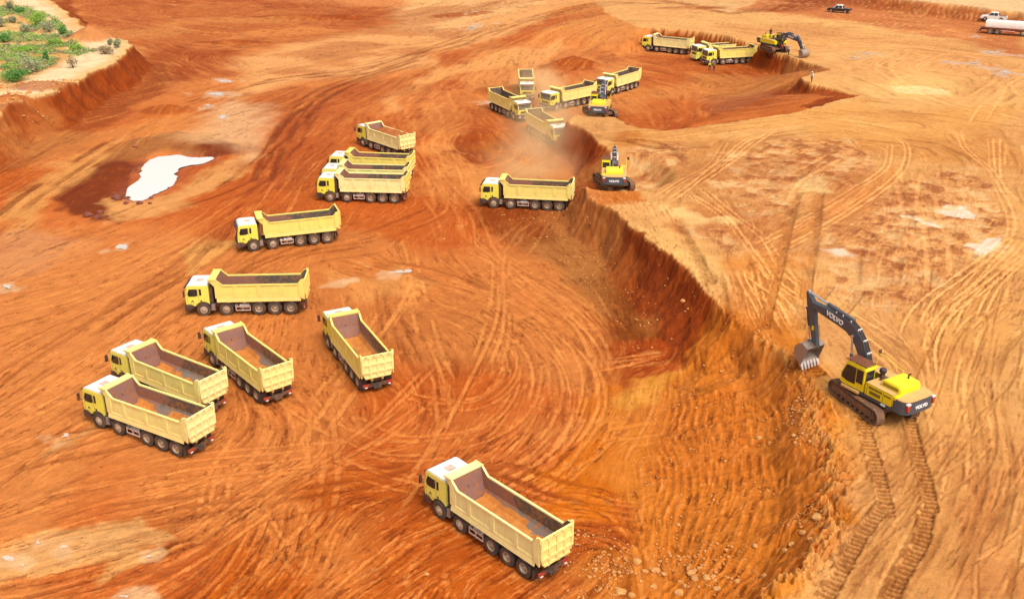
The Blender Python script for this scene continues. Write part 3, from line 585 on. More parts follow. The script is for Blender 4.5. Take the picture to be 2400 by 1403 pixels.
def lic(x, y, cell, half, n):
    """noise smeared along the flow: the scraped, driven-over look of the ground"""
    acc = vnoise(x / cell, y / cell); tot = 1
    for sg in (1, -1):
        px, py = x.copy(), y.copy(); vx = vy = None
        for i in range(n):
            cx, cy = flow(px, py)
            if vx is None: cx, cy = cx * sg, cy * sg
            else: f = np.where(cx * vx + cy * vy < 0, -1, 1); cx = cx * f; cy = cy * f
            px = px + cx * half / n; py = py + cy * half / n; vx, vy = cx, cy; acc = acc + vnoise(px / cell, py / cell); tot += 1
    return (acc / tot - .5) * math.sqrt(tot) * .9

def height(X, Y):
    """terrain height without the fine relief; also the wall masks"""
    tR, wR, sR, dR = bench(X, Y, EDGE_R, HP); tL, wL, sL, dL = bench(X, Y, EDGE_L, HP, .9)
    tT, wT, sT, dT = bench(X, Y, EDGE_T, HP * .7, .8); tq, wq, sq, dq = bench(X, Y, EDGE_TR, HP + 2.5, .8)
    def prof(t, w):
        steep = .85 * t ** 1.5 + .15 * sstep(t); gent = .55 * t ** 1.15 + .45 * sstep((t - .72) / .28)
        k = np.clip((w - 3) / 5, 0, 1); k = np.where(w > 13, 0, k); return steep * (1 - k) + gent * k
    def gul(t, s, w, amp):
        g = np.abs(vnoise(s / .9, t * 1.2 + 3) - .5) * 2 * .6 + np.abs(vnoise(s / 2.6 + 40, t * .8) - .5) * 2 * .8 + vnoise(s / .4, t * 2) * .25
        return -amp * (g - .45) * np.clip(4 * t * (1 - t), 0, 1) * np.clip(1.6 - w / 8, .12, 1)
    H = np.zeros(X.shape, np.float32)
    hR = HP * prof(tR, wR) + gul(tR, sR, wR, .9); hL = HP * prof(tL, wL) + gul(tL, sL, wL, .8)
    hT = HP * .7 * prof(tT, wT) + gul(tT, sT, wT, .7)
    H = np.maximum(np.maximum(hR, hL), hT)
    H = H + 2.5 * prof(tq, wq) + gul(tq, sq, wq, .5)
    for lst, z in ((MOUNDS, 0), (MOUNDS_P, HP)):
        for u, v, rx, ry, h in lst:
            if h == 0: continue
            cx, cy = G(u, v, z); q = np.sqrt(((X - cx) / rx) ** 2 + ((Y - cy) / ry) ** 2) + (fbm(X, Y, 2.5, 3) - .5) * .35
            H = H + h * np.where(q < 1, (1 - q) ** 1.1 if h > 0 else (1 - q * q), 0).astype(np.float32) if h < 0 else H + h * np.clip(1 - q, 0, 1)
    # pond basin
    d, _, _ = poly_sdf(GL(POND, -.05), X, Y); H = H - .35 * sstep((d + .6) / 1.2)
    # low rough spoil along the west bank of the pond
    d, _, _ = poly_sdf(GL(COL[9][0], 0), X, Y); H = H + .7 * sstep((d + 1) / 4) * fbm(X, Y, 3, 3) * (d > -2)
    c = G(1437, 438, 2); q = np.hypot(X - c[0], (Y - c[1]) * .9); H = H - (HP - 2.0) * sstep((7.5 - q) / 3.0) * (H > 2.0) * np.clip((H - 2) / 2, 0, 1)   # the middle excavator's lowered bench
    q = np.hypot(X - 51, Y - 197); H = H - .6 * sstep((17 - q) / 8) * (H > 2.5)
    c = G(1400, 262, 2.5); q = np.hypot(X - c[0], (Y - c[1]) * .8); H = H - np.clip(H - 2.5, 0, 9) * sstep((8 - q) / 3.5)
    for u, v, R_ in ((1960, 164, 17), (2016, 224, 24)):
        cx, cy = G(u, v, HP); rp_ = HP * sstep(1.05 - np.hypot(X - cx, Y - cy) / R_) * .97; H = np.where(rp_ > .01, np.maximum(H, rp_), H)
    wall = np.maximum(np.maximum(np.clip(9 * (1 - tR), 0, 1) * np.clip(5 * tR, 0, 1) * (wR < 5.5), np.clip(9 * (1 - tL), 0, 1) * np.clip(5 * tL, 0, 1)), np.clip(4 * tT * (1 - tT), 0, 1) * .7)
    wall = np.maximum(wall, np.clip(4 * tq * (1 - tq), 0, 1) * .6)
    slope = np.where((tR > 0.02) & (tR < 1) & (wR > 5.5) & (wR < 13) & (Y < 75), np.clip(5 * tR, 0, 1) * np.clip(8 * (1 - tR), 0, 1), 0)
    return H, wall, slope, dR, dL, dT, dq

def hgt1(x, y):
    H = height(np.array([float(x)]), np.array([float(y)]))[0]; return float(H[0])

# ------------------------------------------------------------------ ground mesh: a fan that gets coarser with distance, reaching the horizon
def make_ground():
    y0 = -16.3
    ph = np.arange(IH + 150, -30, -1.55)                      # one row per ~1.5 photo pixels
    beta = PITCH - np.arctan((IH / 2 - ph) / F_PX)
    rows = 36.0 / np.tan(beta); rows = rows[(rows > 33)]
    far = [rows[-1] * 1.06 ** k for k in range(1, 46)]
    near = list(np.linspace(-14, rows[0] - .5, 24))
    ys = np.concatenate([near, rows, far])
    sc = np.arange(-.50, .5001, .00078)
    ext = [.5 * 1.12 ** k for k in range(1, 30)]
    ss = np.concatenate([[-e for e in ext[::-1]], sc, ext])
    Sg, Yg = np.meshgrid(ss, ys); Xg = (Yg - y0) * Sg
    nr, ncol = Xg.shape; X = Xg.ravel(); Y = Yg.ravel()
    H, wall, slope, dR, dL, dT, dq = height(X, Y)
    inside = (np.abs(Sg.ravel()) < .505) & (Y > 33) & (Y < 335)
    tone = np.zeros_like(X); rut = np.zeros_like(X); l1 = np.zeros_like(X); l2 = np.zeros_like(X); l3 = np.zeros_like(X); l0 = np.zeros_like(X)
    xi, yi = X[inside], Y[inside]
    tone[inside], rut[inside] = maps(xi, yi)
    l1[inside] = lic(xi, yi, .16, .7, 5); lf = lic(xi, yi, .42, 2.2, 5); fd = sstep((yi - 90) / 90); l0[inside] = lic(xi, yi, .085, .42, 5) * (1 - fd) + lf * fd; l1[inside] = l1[inside] * (1 - fd) + lf * fd; l2[inside] = lic(xi, yi, .55, 3.6, 7); l3[inside] = lic(xi, yi, 1.8, 10, 7)
    n1 = fbm(X, Y, 9, 4) - .5; n2 = fbm(X + 300, Y, 2.2, 4) - .5; n3 = fbm(X, Y + 200, .5, 2) - .5; n4 = fbm(X, Y + 90, 30, 3) - .5
    onR = sstep((dR + .15) / .35); onL = sstep((dL + .3) / .6)
    # ---- colour: soil types
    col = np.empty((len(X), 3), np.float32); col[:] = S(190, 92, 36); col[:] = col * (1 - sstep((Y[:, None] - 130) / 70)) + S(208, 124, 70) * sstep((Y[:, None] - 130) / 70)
    def mixin(rgb, a): col[:] = col * (1 - a[:, None]) + rgb * a[:, None]
    def region(pts, z, soft, warp, rgb, op, mask=None):
        P = GL(pts, z); lo = P.min(0) - soft - warp; hi = P.max(0) + soft + warp
        m = (X > lo[0]) & (X < hi[0]) & (Y > lo[1]) & (Y < hi[1])
        if not m.any(): return
        x, y = X[m], Y[m]
        d, _, _ = poly_sdf(P, x + (fbm(x, y, max(warp * 1.6, 1), 3) - .5) * warp * 2, y + (fbm(x + 77, y, max(warp * 1.6, 1), 3) - .5) * warp * 2)
        d = d + l2[m] * min(soft, 2) * .35 + l3[m] * min(soft, 4) * .3
        a = sstep(d / soft + .5) * op
        if mask is not None: a = a * mask[m]
        cm = col[m]; col[m] = cm * (1 - a[:, None]) + rgb * a[:, None]
    off = 1 - onR
    for c in COL: region(*c, mask=off)
    plate = S(230, 168, 100); far_mix = S(220, 156, 102)
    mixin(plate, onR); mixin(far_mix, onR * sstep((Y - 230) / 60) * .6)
    for c in COLP: region(*c, mask=onR)
    churn = np.zeros_like(X)
    for pts in (ZB((380, 130), (700, 110), (640, 260), (480, 350), (360, 300)), ZB((860, 170), (1100, 90), (1560, 110), (1640, 220), (1500, 340), (1250, 330), (1080, 560), (900, 450), (760, 330)), ZB((620, 530), (860, 520), (980, 640), (950, 720), (760, 640), (640, 590)), ZB((1480, 500), (1760, 340), (2180, 200), (2330, 520), (2300, 640), (1940, 900), (1700, 1070), (1380, 800), (1400, 640)), ZB((1230, 650), (1350, 480), (1420, 560), (1330, 700), (1280, 860))):
        P = GL(pts, HP); x_ = X + (fbm(X, Y, 5, 3) - .5) * 7; y_ = Y + (fbm(X + 50, Y, 5, 3) - .5) * 7; d, _, _ = poly_sdf(P, x_, y_); churn = np.maximum(churn, sstep(d / 2.5 + .4))
    churn = churn * onR; fb = fbm(X, Y, 1.6, 5, .68)
    for pts, c_, op_ in ((ZB((1000, 690), (1250, 540), (1500, 390), (1680, 260), (1760, 230), (1700, 330), (1500, 470), (1200, 660), (1100, 740)), S(226, 146, 76), .8), (ZB((900, 720), (1050, 700), (1100, 1080), (960, 1080), (880, 900)), S(222, 140, 66), .8)): region(pts, HP, 1.5, 1.5, c_, op_, onR * (1 - churn * .5))
    mixin(S(222, 152, 92), churn * .6); mixin(S(166, 94, 52), churn * sstep((fb - .53) * 11) * .8); mixin(S(240, 196, 138), churn * sstep((.46 - fb) * 10) * .6)
    for pts in (ZB((2095, 650), (2180, 625), (2290, 592), (2270, 650), (2225, 698), (2130, 680)), ZB((1380, 672), (1450, 668), (1550, 705), (1530, 716), (1430, 700)), ZB((1940, 480), (2080, 440), (2170, 495), (2140, 512), (2010, 500)), ZB((1760, 505), (1850, 500), (1990, 545), (1960, 560), (1880, 525))): region(pts, HP, .8, .9, S(250, 224, 200), .9)  # pale mud patches; their whitish sheen is put into the colour
    region(ZB((540, 450), (640, 455), (780, 495), (900, 492), (880, 512), (700, 518), (600, 490)), HP, 1, 1.2, S(242, 196, 128), .85); region(ZB((1240, 290), (1400, 285), (1390, 370), (1230, 370)), HP, 1, 1.6, S(242, 206, 140), .6)
    # left bench: pale sand
    mixin(S(232, 186, 136), onL); mixin(S(242, 210, 182), onL * sstep((4.5 - np.abs(dL - 5)) / 3)); mixin(S(205, 140, 78), onL * sstep((n1 + .02) * 9) * .5 * (dL > 9)); mixin(S(176, 158, 84), onL * sstep((n2 + .03) * 8) * .45 * (dL > 11))
    mixin(S(226, 176, 118), sstep(dT + .5) * .8); mixin(S(236, 196, 148), sstep(dq + .5) * .85)
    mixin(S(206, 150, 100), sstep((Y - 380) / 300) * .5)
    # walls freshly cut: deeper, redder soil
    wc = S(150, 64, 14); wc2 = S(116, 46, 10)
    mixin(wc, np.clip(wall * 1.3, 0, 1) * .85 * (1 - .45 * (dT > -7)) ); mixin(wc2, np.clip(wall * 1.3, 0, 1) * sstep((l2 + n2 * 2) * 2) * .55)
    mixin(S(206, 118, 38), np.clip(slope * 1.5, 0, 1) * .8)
    for c in SLOPE_COL: region(*c)
    for u, v, rx, ry, h in MOUNDS:
        if h > 0:
            cx, cy = G(u, v, 0); q = np.hypot((X - cx) / rx, (Y - cy) / ry); mixin(S(160, 74, 28), sstep((1.05 - q) * 3 + n2) * .75)
    for u, v, rx, ry, h in MOUNDS_P[:2]:
        cx, cy = G(u, v, HP); q = np.hypot((X - cx) / rx, (Y - cy) / ry); mixin(S(188, 106, 58), sstep((1.05 - q) * 3 + n2) * .9)
    # patches, streaks, tracks
    mixin(S(222, 152, 92), sstep((n4 + .3 * n1 + l3 * .05 - .06) * 8) * .35 * (1 - slope))
    mixin(S(160, 68, 22), sstep((-n4 + .5 * n1 - l3 * .08 - .06) * 7) * .45 * (1 - slope) * (1 - onR * .5))
    nf = fbm(X + 11, Y + 5, .34, 3, .65) - .5; ng = fbm(X + 71, Y + 35, 1.6, 3, .6) - .5
    near = np.clip(1.25 - Y / 200, .55, 1)
    smooth = (1 - .45 * onR * (Y < 75)) * near
    k = 1 + (.10 * l2 * (1 - .75 * onR) + .07 * l3 * (1 - .5 * onR) + .10 * l1 + .10 * l0) * smooth + .12 * n2 + .16 * nf
    rough = .15 + .85 * sstep((ng * 1.2 + n1 * .5 + .10 * l3 + .10) * 5)                       # where the surface is churned up
    lip0 = np.exp(-((dR + .25) / .6) ** 2) * (Y < 72) * (Y > 38)
    dmp = np.zeros_like(X)
    for c_ in (COL[5], COL[6], COL[9]):
        d_, _, _ = poly_sdf(GL(c_[0], 0), X, Y); dmp = np.maximum(dmp, sstep(d_ / 4 + .3))
    dk = sstep((-l1 * 1.0 - .14 * l2 - nf * .6 - l0 * .7 - .27) * 8) * rough * smooth * (1 - onL * .9) * (1 - onR * .35)
    mixin(S(120, 48, 14), dk * .62)
    lt = sstep((l1 * 1.0 + .14 * l2 + nf * .5 + l0 * .7 - .25) * 8) * (.35 + .65 * rough)
    mixin(S(222, 142, 80), lt * (.52 - .2 * onR) * (1 - .6 * onR * (Y < 75)) * (1 - onL) * near * (1 - wall * .8) * (1 - .75 * dmp)); mixin(S(240, 190, 122), lt * onR * .25 * (Y > 75)); mixin(S(188, 112, 58), sstep((-l1 - nf * .5 - .3) * 5) * onR * (Y < 78) * .35)
    pale = sstep((l3 * .6 + .35 * l2 + ng * 1.5 - .6) * 3) * .30 * (1 - slope) * (1 - wall)
    mixin(S(232, 176, 118), pale)
    damp = (1 - np.clip(wall * 1.5, 0, 1)) * (1 - slope * .8) * (1 - .25 * dmp)
    tp = np.clip(tone, 0, 1.4) * damp; tn = np.clip(-tone, 0, 1.8) * damp
    lightc = col * .55 + S(232, 156, 92) * .55 + onR[:, None] * S(246, 200, 130) * .22
    tpa = np.clip(tp * .85, 0, .95)[:, None]; col = col * (1 - tpa) + lightc * tpa
    darkc = col * .55 * np.array([1, .80, .65], np.float32); a = np.clip(tn * .85, 0, 1)[:, None]; col = col * (1 - a) + darkc * a
    col *= np.clip(k, .45, 1.6)[:, None]
    mixin(S(226, 160, 92), np.clip(lip0, 0, 1) * sstep((nf * 2 + n2 - .05) * 6) * .7)
    # grooved slope
    gr = slope * (1 - sstep((dR + 1.5) / 1.5))
    dS = dR.copy(); ms = slope > 0; ds_, _, _ = poly_sdf(GL(EDGE_R, HP), X[ms] + (fbm(X[ms], Y[ms], 7, 2) - .5) * 3, Y[ms]); dS[ms] = ds_
    groove = np.sin(dS / .58 * 2 * PI + .8 * l1) * np.clip((fbm(X, Y, 2.6, 3) - .30) * 2.6, .15, .9); col *= (1 + gr * (.16 * groove + .06 * l1 + .18 * nf))[:, None]; mixin(S(232, 160, 86), gr * sstep((nf * 2.4 + l0 * .3 - .55) * 5) * .4); mixin(S(140, 62, 14), gr * sstep((-groove * .5 - nf * 2 - .55) * 3) * .2)
    # muddy pale rims of puddles
    wet = np.zeros_like(X)
    for lst, z in ((PUDDLES, 0), (PUDDLES_P, HP)):
        for u, v, ru, rv, sl in lst:
            cx, cy = G(u, v, z); ax_, _ = G(u + ru, v, z); _, by_ = G(u, v - rv, z)
            a_, b_ = abs(ax_ - cx) + .3, abs(by_ - cy) + .3
            q = np.hypot((X - cx) / a_ / 1.6, (Y - cy) / b_ / 1.6) + n2 * 2.4 + ng * 1.6 + .15 * l2
            m = sstep((1.0 - q) * 1.6); mixin(S(232, 184, 148), m * .5); wet = np.maximum(wet, m)
    for c in (15, 16): 
        d, _, _ = poly_sdf(GL(COL[c][0], 0), X, Y); wet = np.maximum(wet, sstep(d / 1.2) * .8)
    d, _, _ = poly_sdf(GL(POND, 0), X, Y); wet = np.maximum(wet, sstep((d + 2.5) / 2) * .7)
    # ---- fine relief
    fade = np.clip(110 / np.maximum(Y, 1), .35, 1)
    rel = (.045 * l2 + .04 * l3 + .03 * l1 + .018 * l0) * (1 - .4 * onR) * (.5 + .8 * rough) + .13 * nf * (.5 + .8 * rough) * (1 - .4 * onR) + .09 * n2 + rut * damp
    rel = rel + churn * (fb - .5) * .45
    rel = rel + gr * (.06 * groove + .02 * l1 + .10 * nf) + wall * (.40 * n2 + .25 * nf)
    rel = rel * (1 - .75 * sstep((d + 1.5) / 1.5))
    lip = np.exp(-((dR - .1) / .8) ** 2) * (Y < 110) * (Y > 38) * np.clip(1.6 - (Y - 50) / 22, .3, 1)
    rel = rel + lip * (np.clip(nf * 2.5 + n2 * 2, -.3, 1) * .6)
    Z = H + rel
    Z = np.where(inside, Z, H)
    me = bpy.data.meshes.new('ground'); nv = len(X)
    co = np.empty((nv, 3), np.float32); co[:, 0] = X; co[:, 1] = Y; co[:, 2] = Z
    i = np.arange(nr * ncol).reshape(nr, ncol); q = np.stack([i[:-1, :-1], i[:-1, 1:], i[1:, 1:], i[1:, :-1]], -1).reshape(-1, 4)
    me.vertices.add(nv); me.vertices.foreach_set('co', co.ravel())
    me.loops.add(q.size); me.loops.foreach_set('vertex_index', q.ravel().astype(np.int32))
    me.polygons.add(len(q)); me.polygons.foreach_set('loop_start', np.arange(0, q.size, 4, dtype=np.int32)); me.polygons.foreach_set('loop_total', np.full(len(q), 4, np.int32))
    me.polygons.foreach_set('use_smooth', np.ones(len(q), bool)); me.update()
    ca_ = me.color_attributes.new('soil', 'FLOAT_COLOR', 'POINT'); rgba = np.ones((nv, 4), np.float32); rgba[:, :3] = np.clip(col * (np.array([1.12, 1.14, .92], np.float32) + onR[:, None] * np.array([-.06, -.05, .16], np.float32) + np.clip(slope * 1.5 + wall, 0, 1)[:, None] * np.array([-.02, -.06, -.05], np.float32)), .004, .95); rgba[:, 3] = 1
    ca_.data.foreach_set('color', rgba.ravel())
    wa = me.attributes.new('wet', 'FLOAT', 'POINT'); wa.data.foreach_set('value', wet.astype(np.float32))
    m, nt, p = new_mat('soil'); at = N(nt, 'ShaderNodeAttribute', attribute_name='soil'); aw = N(nt, 'ShaderNodeAttribute', attribute_name='wet')
    tc = N(nt, 'ShaderNodeTexCoord')
    f1 = N(nt, 'ShaderNodeTexNoise', Scale=7.0, Detail=6.0, Roughness=.75); nt.links.new(tc.outputs['Object'], f1.inputs['Vector'])
    f2 = N(nt, 'ShaderNodeTexNoise', Scale=.8, Detail=8.0, Roughness=.6); nt.links.new(tc.outputs['Object'], f2.inputs['Vector'])
    k1 = ramp(nt, f1.outputs['Fac'], .3, .7, (.72, .68, .62, 1), (1.0, 1.0, 1.0, 1)); k2 = ramp(nt, f2.outputs['Fac'], .3, .7, (.84, .80, .76, 1), (1, 1, 1, 1))
    def mulc(a, b):
        n = nt.nodes.new('ShaderNodeMix'); n.data_type = 'RGBA'; n.blend_type = 'MULTIPLY'; n.inputs[0].default_value = 1; nt.links.new(a, n.inputs[6]); nt.links.new(b, n.inputs[7]); return n.outputs[2]
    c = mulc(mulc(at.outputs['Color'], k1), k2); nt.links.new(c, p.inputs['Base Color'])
    mr = N(nt, 'ShaderNodeMapRange'); nt.links.new(aw.outputs['Fac'], mr.inputs[0]); mr.inputs[3].default_value = .92; mr.inputs[4].default_value = .28; nt.links.new(mr.outputs[0], p.inputs['Roughness'])
    p.inputs['Specular IOR Level'].default_value = .12
    bp = N(nt, 'ShaderNodeBump', Strength=.55, Distance=.05); nt.links.new(f1.outputs['Fac'], bp.inputs['Height']); nt.links.new(bp.outputs[0], p.inputs['Normal'])
    me.materials.append(m)
    o = bpy.data.objects.new('ground', me); C.objects.link(o); o['kind'] = 'structure'
    return o
make_ground()

# ------------------------------------------------------------------ water
def water_sheet(name, P, z, jit=.12, mat='water'):
    L = spline(np.vstack([P, P[:1]]), .25)[:-1]; n = len(L); cx, cy = L.mean(0)
    a = np.arange(n); rr_ = (vnoise(L[:, 0] / .5, L[:, 1] / .5) - .5) * jit * 2 + (vnoise(L[:, 0] / 1.5, L[:, 1] / 1.5) - .5) * jit * 4
    dv = L - [cx, cy]; L = [cx, cy] + dv * (1 + rr_ / np.maximum(np.hypot(dv[:, 0], dv[:, 1]), .5))[:, None]
    mb = MB(); mb.add([(x, y, z) for x, y in L], [tuple(range(n))])
    o = mb.build(name, M[mat]); o['kind'] = 'structure'; return o
water_sheet('pond_water', GL(POND, -.05), -.08, .15)
def blob(u, v, ru, rv, sl, z, seed):
    r = random.Random(seed); pts = []
    for k in range(12):
        t = 2 * PI * k / 12; q = .35 + 1.0 * r.random(); pts.append((u + ru * math.cos(t) * q, v + rv * math.sin(t) * q + sl * ru * math.cos(t) * q * -.35 * -1))
    return GL(pts, z)
for lst, z in ((PUDDLES, 0), (PUDDLES_P, HP)):
    for i, (u, v, ru, rv, sl) in enumerate(lst):
        x, y = G(u, v, z); water_sheet('puddle_water', blob(u, v, ru * .62, rv * .62, sl, z, i + int(z) * 50), hgt1(x, y) + .03, .35, 'puddle')

# ------------------------------------------------------------------ ten-wheeled tipper truck, front axle at the origin, heading +x
AX = [0, -1.98, -4.83, -6.24, -7.64]
def wheel(x, side, dual, parent):
    y = side * 1.0; e = empty('wheel', (x, y, .60), 0, parent); setp(e, parent)
    s = side; ty = MB()
    offs = (0.0,) if not dual else (0.0, -.34)
    for o in offs:
        ty.lathe([(.33, -.14), (.52, -.16), (.585, -.145), (.60, -.09), (.60, .09), (.585, .145), (.52, .16), (.33, .14)], (0, s * (.10 + o), 0), 'y', 26)
        for k in range(26):
            t = 2 * PI * (k + .5) / 26; c, q = math.cos(t), math.sin(t); a = .035
            for w0, w1 in ((-.13, -.03), (.03, .13)):
                P = []
                for rad in (.595, .615):
                    for dt in (-a, a):
                        for ww in (w0, w1): P.append((rad * math.cos(t + dt), s * (.10 + o) + ww, rad * math.sin(t + dt)))
                ty.add(P, [(0, 1, 3, 2), (4, 6, 7, 5), (0, 4, 5, 1), (2, 3, 7, 6), (0, 2, 6, 4), (1, 5, 7, 3)])
    ty.build('tyre', M['tyre'], e, smooth=True)
    rm = MB(); o0 = s * .10
    if dual: prof = [(.335, .14), (.31, .15), (.29, .05), (.25, -.02), (.15, -.03), (.13, .06), (.08, .10), (0.001, .10)]
    else: prof = [(.335, .14), (.31, .15), (.27, .12), (.22, .155), (.15, .17), (.12, .21), (.08, .24), (0.001, .24)]
    rm.lathe([(r, s * d + 0) for r, d in prof], (0, o0, 0), 'y', 20)
    for k in range(10):
        t = 2 * PI * k / 10; yy_ = o0 + s * (.0 if dual else .165)
        rm.lathe([(.018, 0), (.018, s * .03), (.001, s * .035)], (.19 * math.cos(t), yy_, .19 * math.sin(t)), 'y', 6)
    rm.build('rim', M['rim'], e, smooth=True)
    return e
def arch(cx, cz, r, a0, a1, t, y0, y1, n=10):
    o = [(cx + r * math.cos(math.radians(a0 + (a1 - a0) * k / n)), cz + r * math.sin(math.radians(a0 + (a1 - a0) * k / n))) for k in range(n + 1)]
    i = [(cx + (r - t) * math.cos(math.radians(a0 + (a1 - a0) * k / n)), cz + (r - t) * math.sin(math.radians(a0 + (a1 - a0) * k / n))) for k in range(n + 1)]
    mb = MB()
    for k in range(n): mb.prism([o[k], o[k + 1], i[k + 1], i[k]], y0, y1)
    return mb
def make_truck(boxy=False):
    R_ = empty('dump_truck')
    cab = MB()
    prof = [(-.55, 1.0), (-.62, 1.35)] + [(.0 + .70 * math.cos(math.radians(a)), .57 + .70 * math.sin(math.radians(a))) for a in (128, 110, 90, 70, 50, 36)] + [(.72, .95), (1.42, .95), (1.50, 1.2), (1.50, 1.85), (1.36, 2.75), (1.22, 2.86), (-.50, 2.86), (-.55, 2.75)]
    prof[1] = (-.55, 1.12)
    cab.prism(prof, -1.15, 1.15); cabo = cab.build('cab', M['cab_yellow'], R_, bevel=.05, smooth=True)
    rf = MB(); rf.prism([(-.545, 2.80), (-.50, 2.93), (-.2, 2.98), (1.0, 2.99), (1.22, 2.93), (1.375, 2.74), (1.30, 2.78)], -1.13, 1.13); ro = rf.build('cab_roof', M['white_paint_and_glare'], cabo, bevel=.04, smooth=True)
    h = MB(); h.box(.05, .62, -.3, .3, 2.985, 3.02); h.build('roof_hatch', M['guard'], ro, bevel=.01)
    ws = MB()    # windscreen, slightly proud of the front face
    ws.add([(1.515, -1.02, 1.88), (1.515, 1.02, 1.88), (1.388, .98, 2.68), (1.388, -.98, 2.68)], [(0, 1, 2, 3)]); ws.build('windscreen', M['screen_glass'], cabo)
    vs = MB(); vs.prism([(1.36, 2.72), (1.62, 2.60), (1.64, 2.63), (1.38, 2.84)], -1.1, 1.1); vs.build('sun_visor', M['dark_plastic'], cabo)
    gr = MB(); gr.box(1.495, 1.525, -.72, .72, 1.30, 1.62)
    for z in (1.34, 1.42, 1.50, 1.58): gr.box(1.52, 1.545, -.70, .70, z - .012, z + .012, 1)
    gr.build('grille', [M['dark_plastic'], M['chassis']], cabo)
    for s in (1, -1):
        y = 1.152 * s; w1 = MB()
        w1.prism([(.42, 1.92), (.42, 2.55), (1.14, 2.55), (1.30, 2.10), (1.22, 1.86), (.62, 1.86), (.52, 1.92)], y, y + .012 * s); w1.build('side_window', M['glass'], cabo); w1 = MB(); w1.prism([(.08, 1.95), (.08, 2.55), (.28, 2.55), (.28, 1.95)], y, y + .012 * s)
        w1.build('quarter_window', M['glass'], cabo)
        dc = MB(); dc.prism([(.78, 1.30), (.86, 1.30), (.93, 1.42), (1.0, 1.30), (1.08, 1.30), (.96, 1.50), (.90, 1.50)], y, y + .008 * s); dc.build('door_marking', M['decal_black'], cabo); dc = MB(); dc.box(.10, .24, min(y, y + .012 * s), max(y, y + .012 * s), 1.36, 1.50); dc.build('air_vent', M['decal_black'], cabo)
        dl = MB()
        for xx_ in (.36, 1.34): dl.box(xx_ - .008, xx_ + .008, min(y, y + .006 * s), max(y, y + .006 * s), 1.15, 2.65)
        dl.box(.36, 1.34, min(y, y + .006 * s), max(y, y + .006 * s), 1.14, 1.155); dl.build('door_seam', M['decal_black'], cabo)
        mi = MB(); mi.tube([(1.35, 1.12 * s, 2.55), (1.55, 1.30 * s, 2.58), (1.58, 1.42 * s, 2.5)], .018, 6); mi.tube([(1.45, 1.12 * s, 1.95), (1.58, 1.36 * s, 1.95)], .018, 6)
        mi.box(1.50, 1.60, min(1.30 * s, 1.52 * s), max(1.30 * s, 1.52 * s), 1.95, 2.5); mi.build('mirror', M['dark_plastic'], cabo, bevel=.02)
        f = arch(0, .60, .76, 28, 150, .07, 1.172 * s if s > 0 else -1.172, .78 * s); f.build('fender', M['dark_plastic'], R_)
        sk = MB(); sk.box(-.98, -.66, min(.80 * s, 1.16 * s), max(.80 * s, 1.16 * s), .55, 1.05); sk.box(-1.0, -.6, min(.9 * s, 1.19 * s), max(.9 * s, 1.19 * s), .50, .56); sk.build('step_box', M['steel'], R_, bevel=.02)
        f2 = arch(AX[1], .60, .72, 20, 160, .03, 1.18 * s, .80 * s); f2.build('fender', M['chassis'], R_)
        f3 = MB()
        for a in AX[2:]:
            f3 = f3 if False else f3
            q = arch(a, .60, .70, 40, 140, .03, 1.16 * s, .62 * s); f3.add(q.v, q.f)
        f3.build('rear_fender', M['chassis'], R_)
        g = MB(); y1, y2 = sorted((1.14 * s, 1.19 * s))
        for z in (.42, .78): g.box(-4.1, -2.78, y1, y2, z, z + .09)
        for x in (-4.1, -3.45, -2.86): g.box(x, x + .07, y1 + .005, y2 - .005, .42, .9)
        g.build('side_guard', M['guard'], R_)
        if s > 0:
            t = MB(); t.tube([(-4.0, .86, .80), (-3.95, .86, .80), (-3.15, .86, .80), (-3.1, .86, .80)], [.25, .29, .29, .25], 14); t.build('fuel_tank', M['steel'], R_, smooth=True)
            t = MB(); t.tube([(-2.98, .86, .80), (-2.72, .86, .80)], .22, 12); t.build('air_tank', M['steel'], R_, smooth=True)
        else:
            t = MB(); t.box(-4.0, -2.8, -1.1, -.6, .5, 1.02); t.build('battery_box', M['chassis'], R_, bevel=.03)
        hl = MB(); y1, y2 = sorted((.74 * s, 1.12 * s)); hl.box(1.60, 1.665, y1, y2, .72, .92); hl.build('headlight', M['lamp_glass'], R_, bevel=.02)
        tl = MB(); y1, y2 = sorted((.72 * s, 1.16 * s)); tl.box(-8.86, -8.78, y1, y2, .62, .80, 0); tl.box(-8.86, -8.79, y1 + .10, y2 - .14, .50, .58, 1); tl.build('tail_light', [M['red_lamp'], M['lamp_glass']], R_)
        st = MB(); y1, y2 = sorted((.55 * s, 1.0 * s)); st.box(-.86, -.60, y1, y2, 1.1, 2.72); st.tube([(-.74, .78 * s, 2.7), (-.74, .78 * s, 2.95)], .11, 10); st.build('air_stack', M['dark_plastic'], R_, bevel=.03)
    bp = MB(); bp.prism([(1.22, .52), (1.52, .42), (1.66, .50), (1.66, 1.0), (1.55, 1.14), (1.10, 1.14), (.74, .98), (.80, .72), (1.0, .58)], -1.17, 1.17)
    bp.build('bumper', M['cab_yellow'] if boxy else M['dark_plastic'], R_, bevel=.04, smooth=True)
    pl = MB(); pl.box(1.66, 1.675, -.26, .26, .58, .70); pl.build('number_plate', M['white_letter'], R_)
    ch = MB()
    for y in (.42, -.42): ch.box(-8.8, 1.2, y - .05, y + .05, .78, 1.06)
    for x in AX: ch.tube([(x, -.9, .57), (x, .9, .57)], .09, 8); ch.tube([(x, -.2, .57), (x, .2, .57)], .2, 8)
    for x in (-1.1, -2.9, -4.0, -5.5, -7.0, -8.5): ch.box(x - .06, x + .06, -.38, .38, .82, 1.02)
    ch.box(-8.82, -8.70, -1.15, 1.15, .52, .78); ch.box(-8.9, -8.8, -.3, .3, .35, .52); ch.tube([(-1.4, .0, .9), (-1.3, 0, 2.6)], .12, 10)
    ch.build('chassis', M['chassis'], R_)
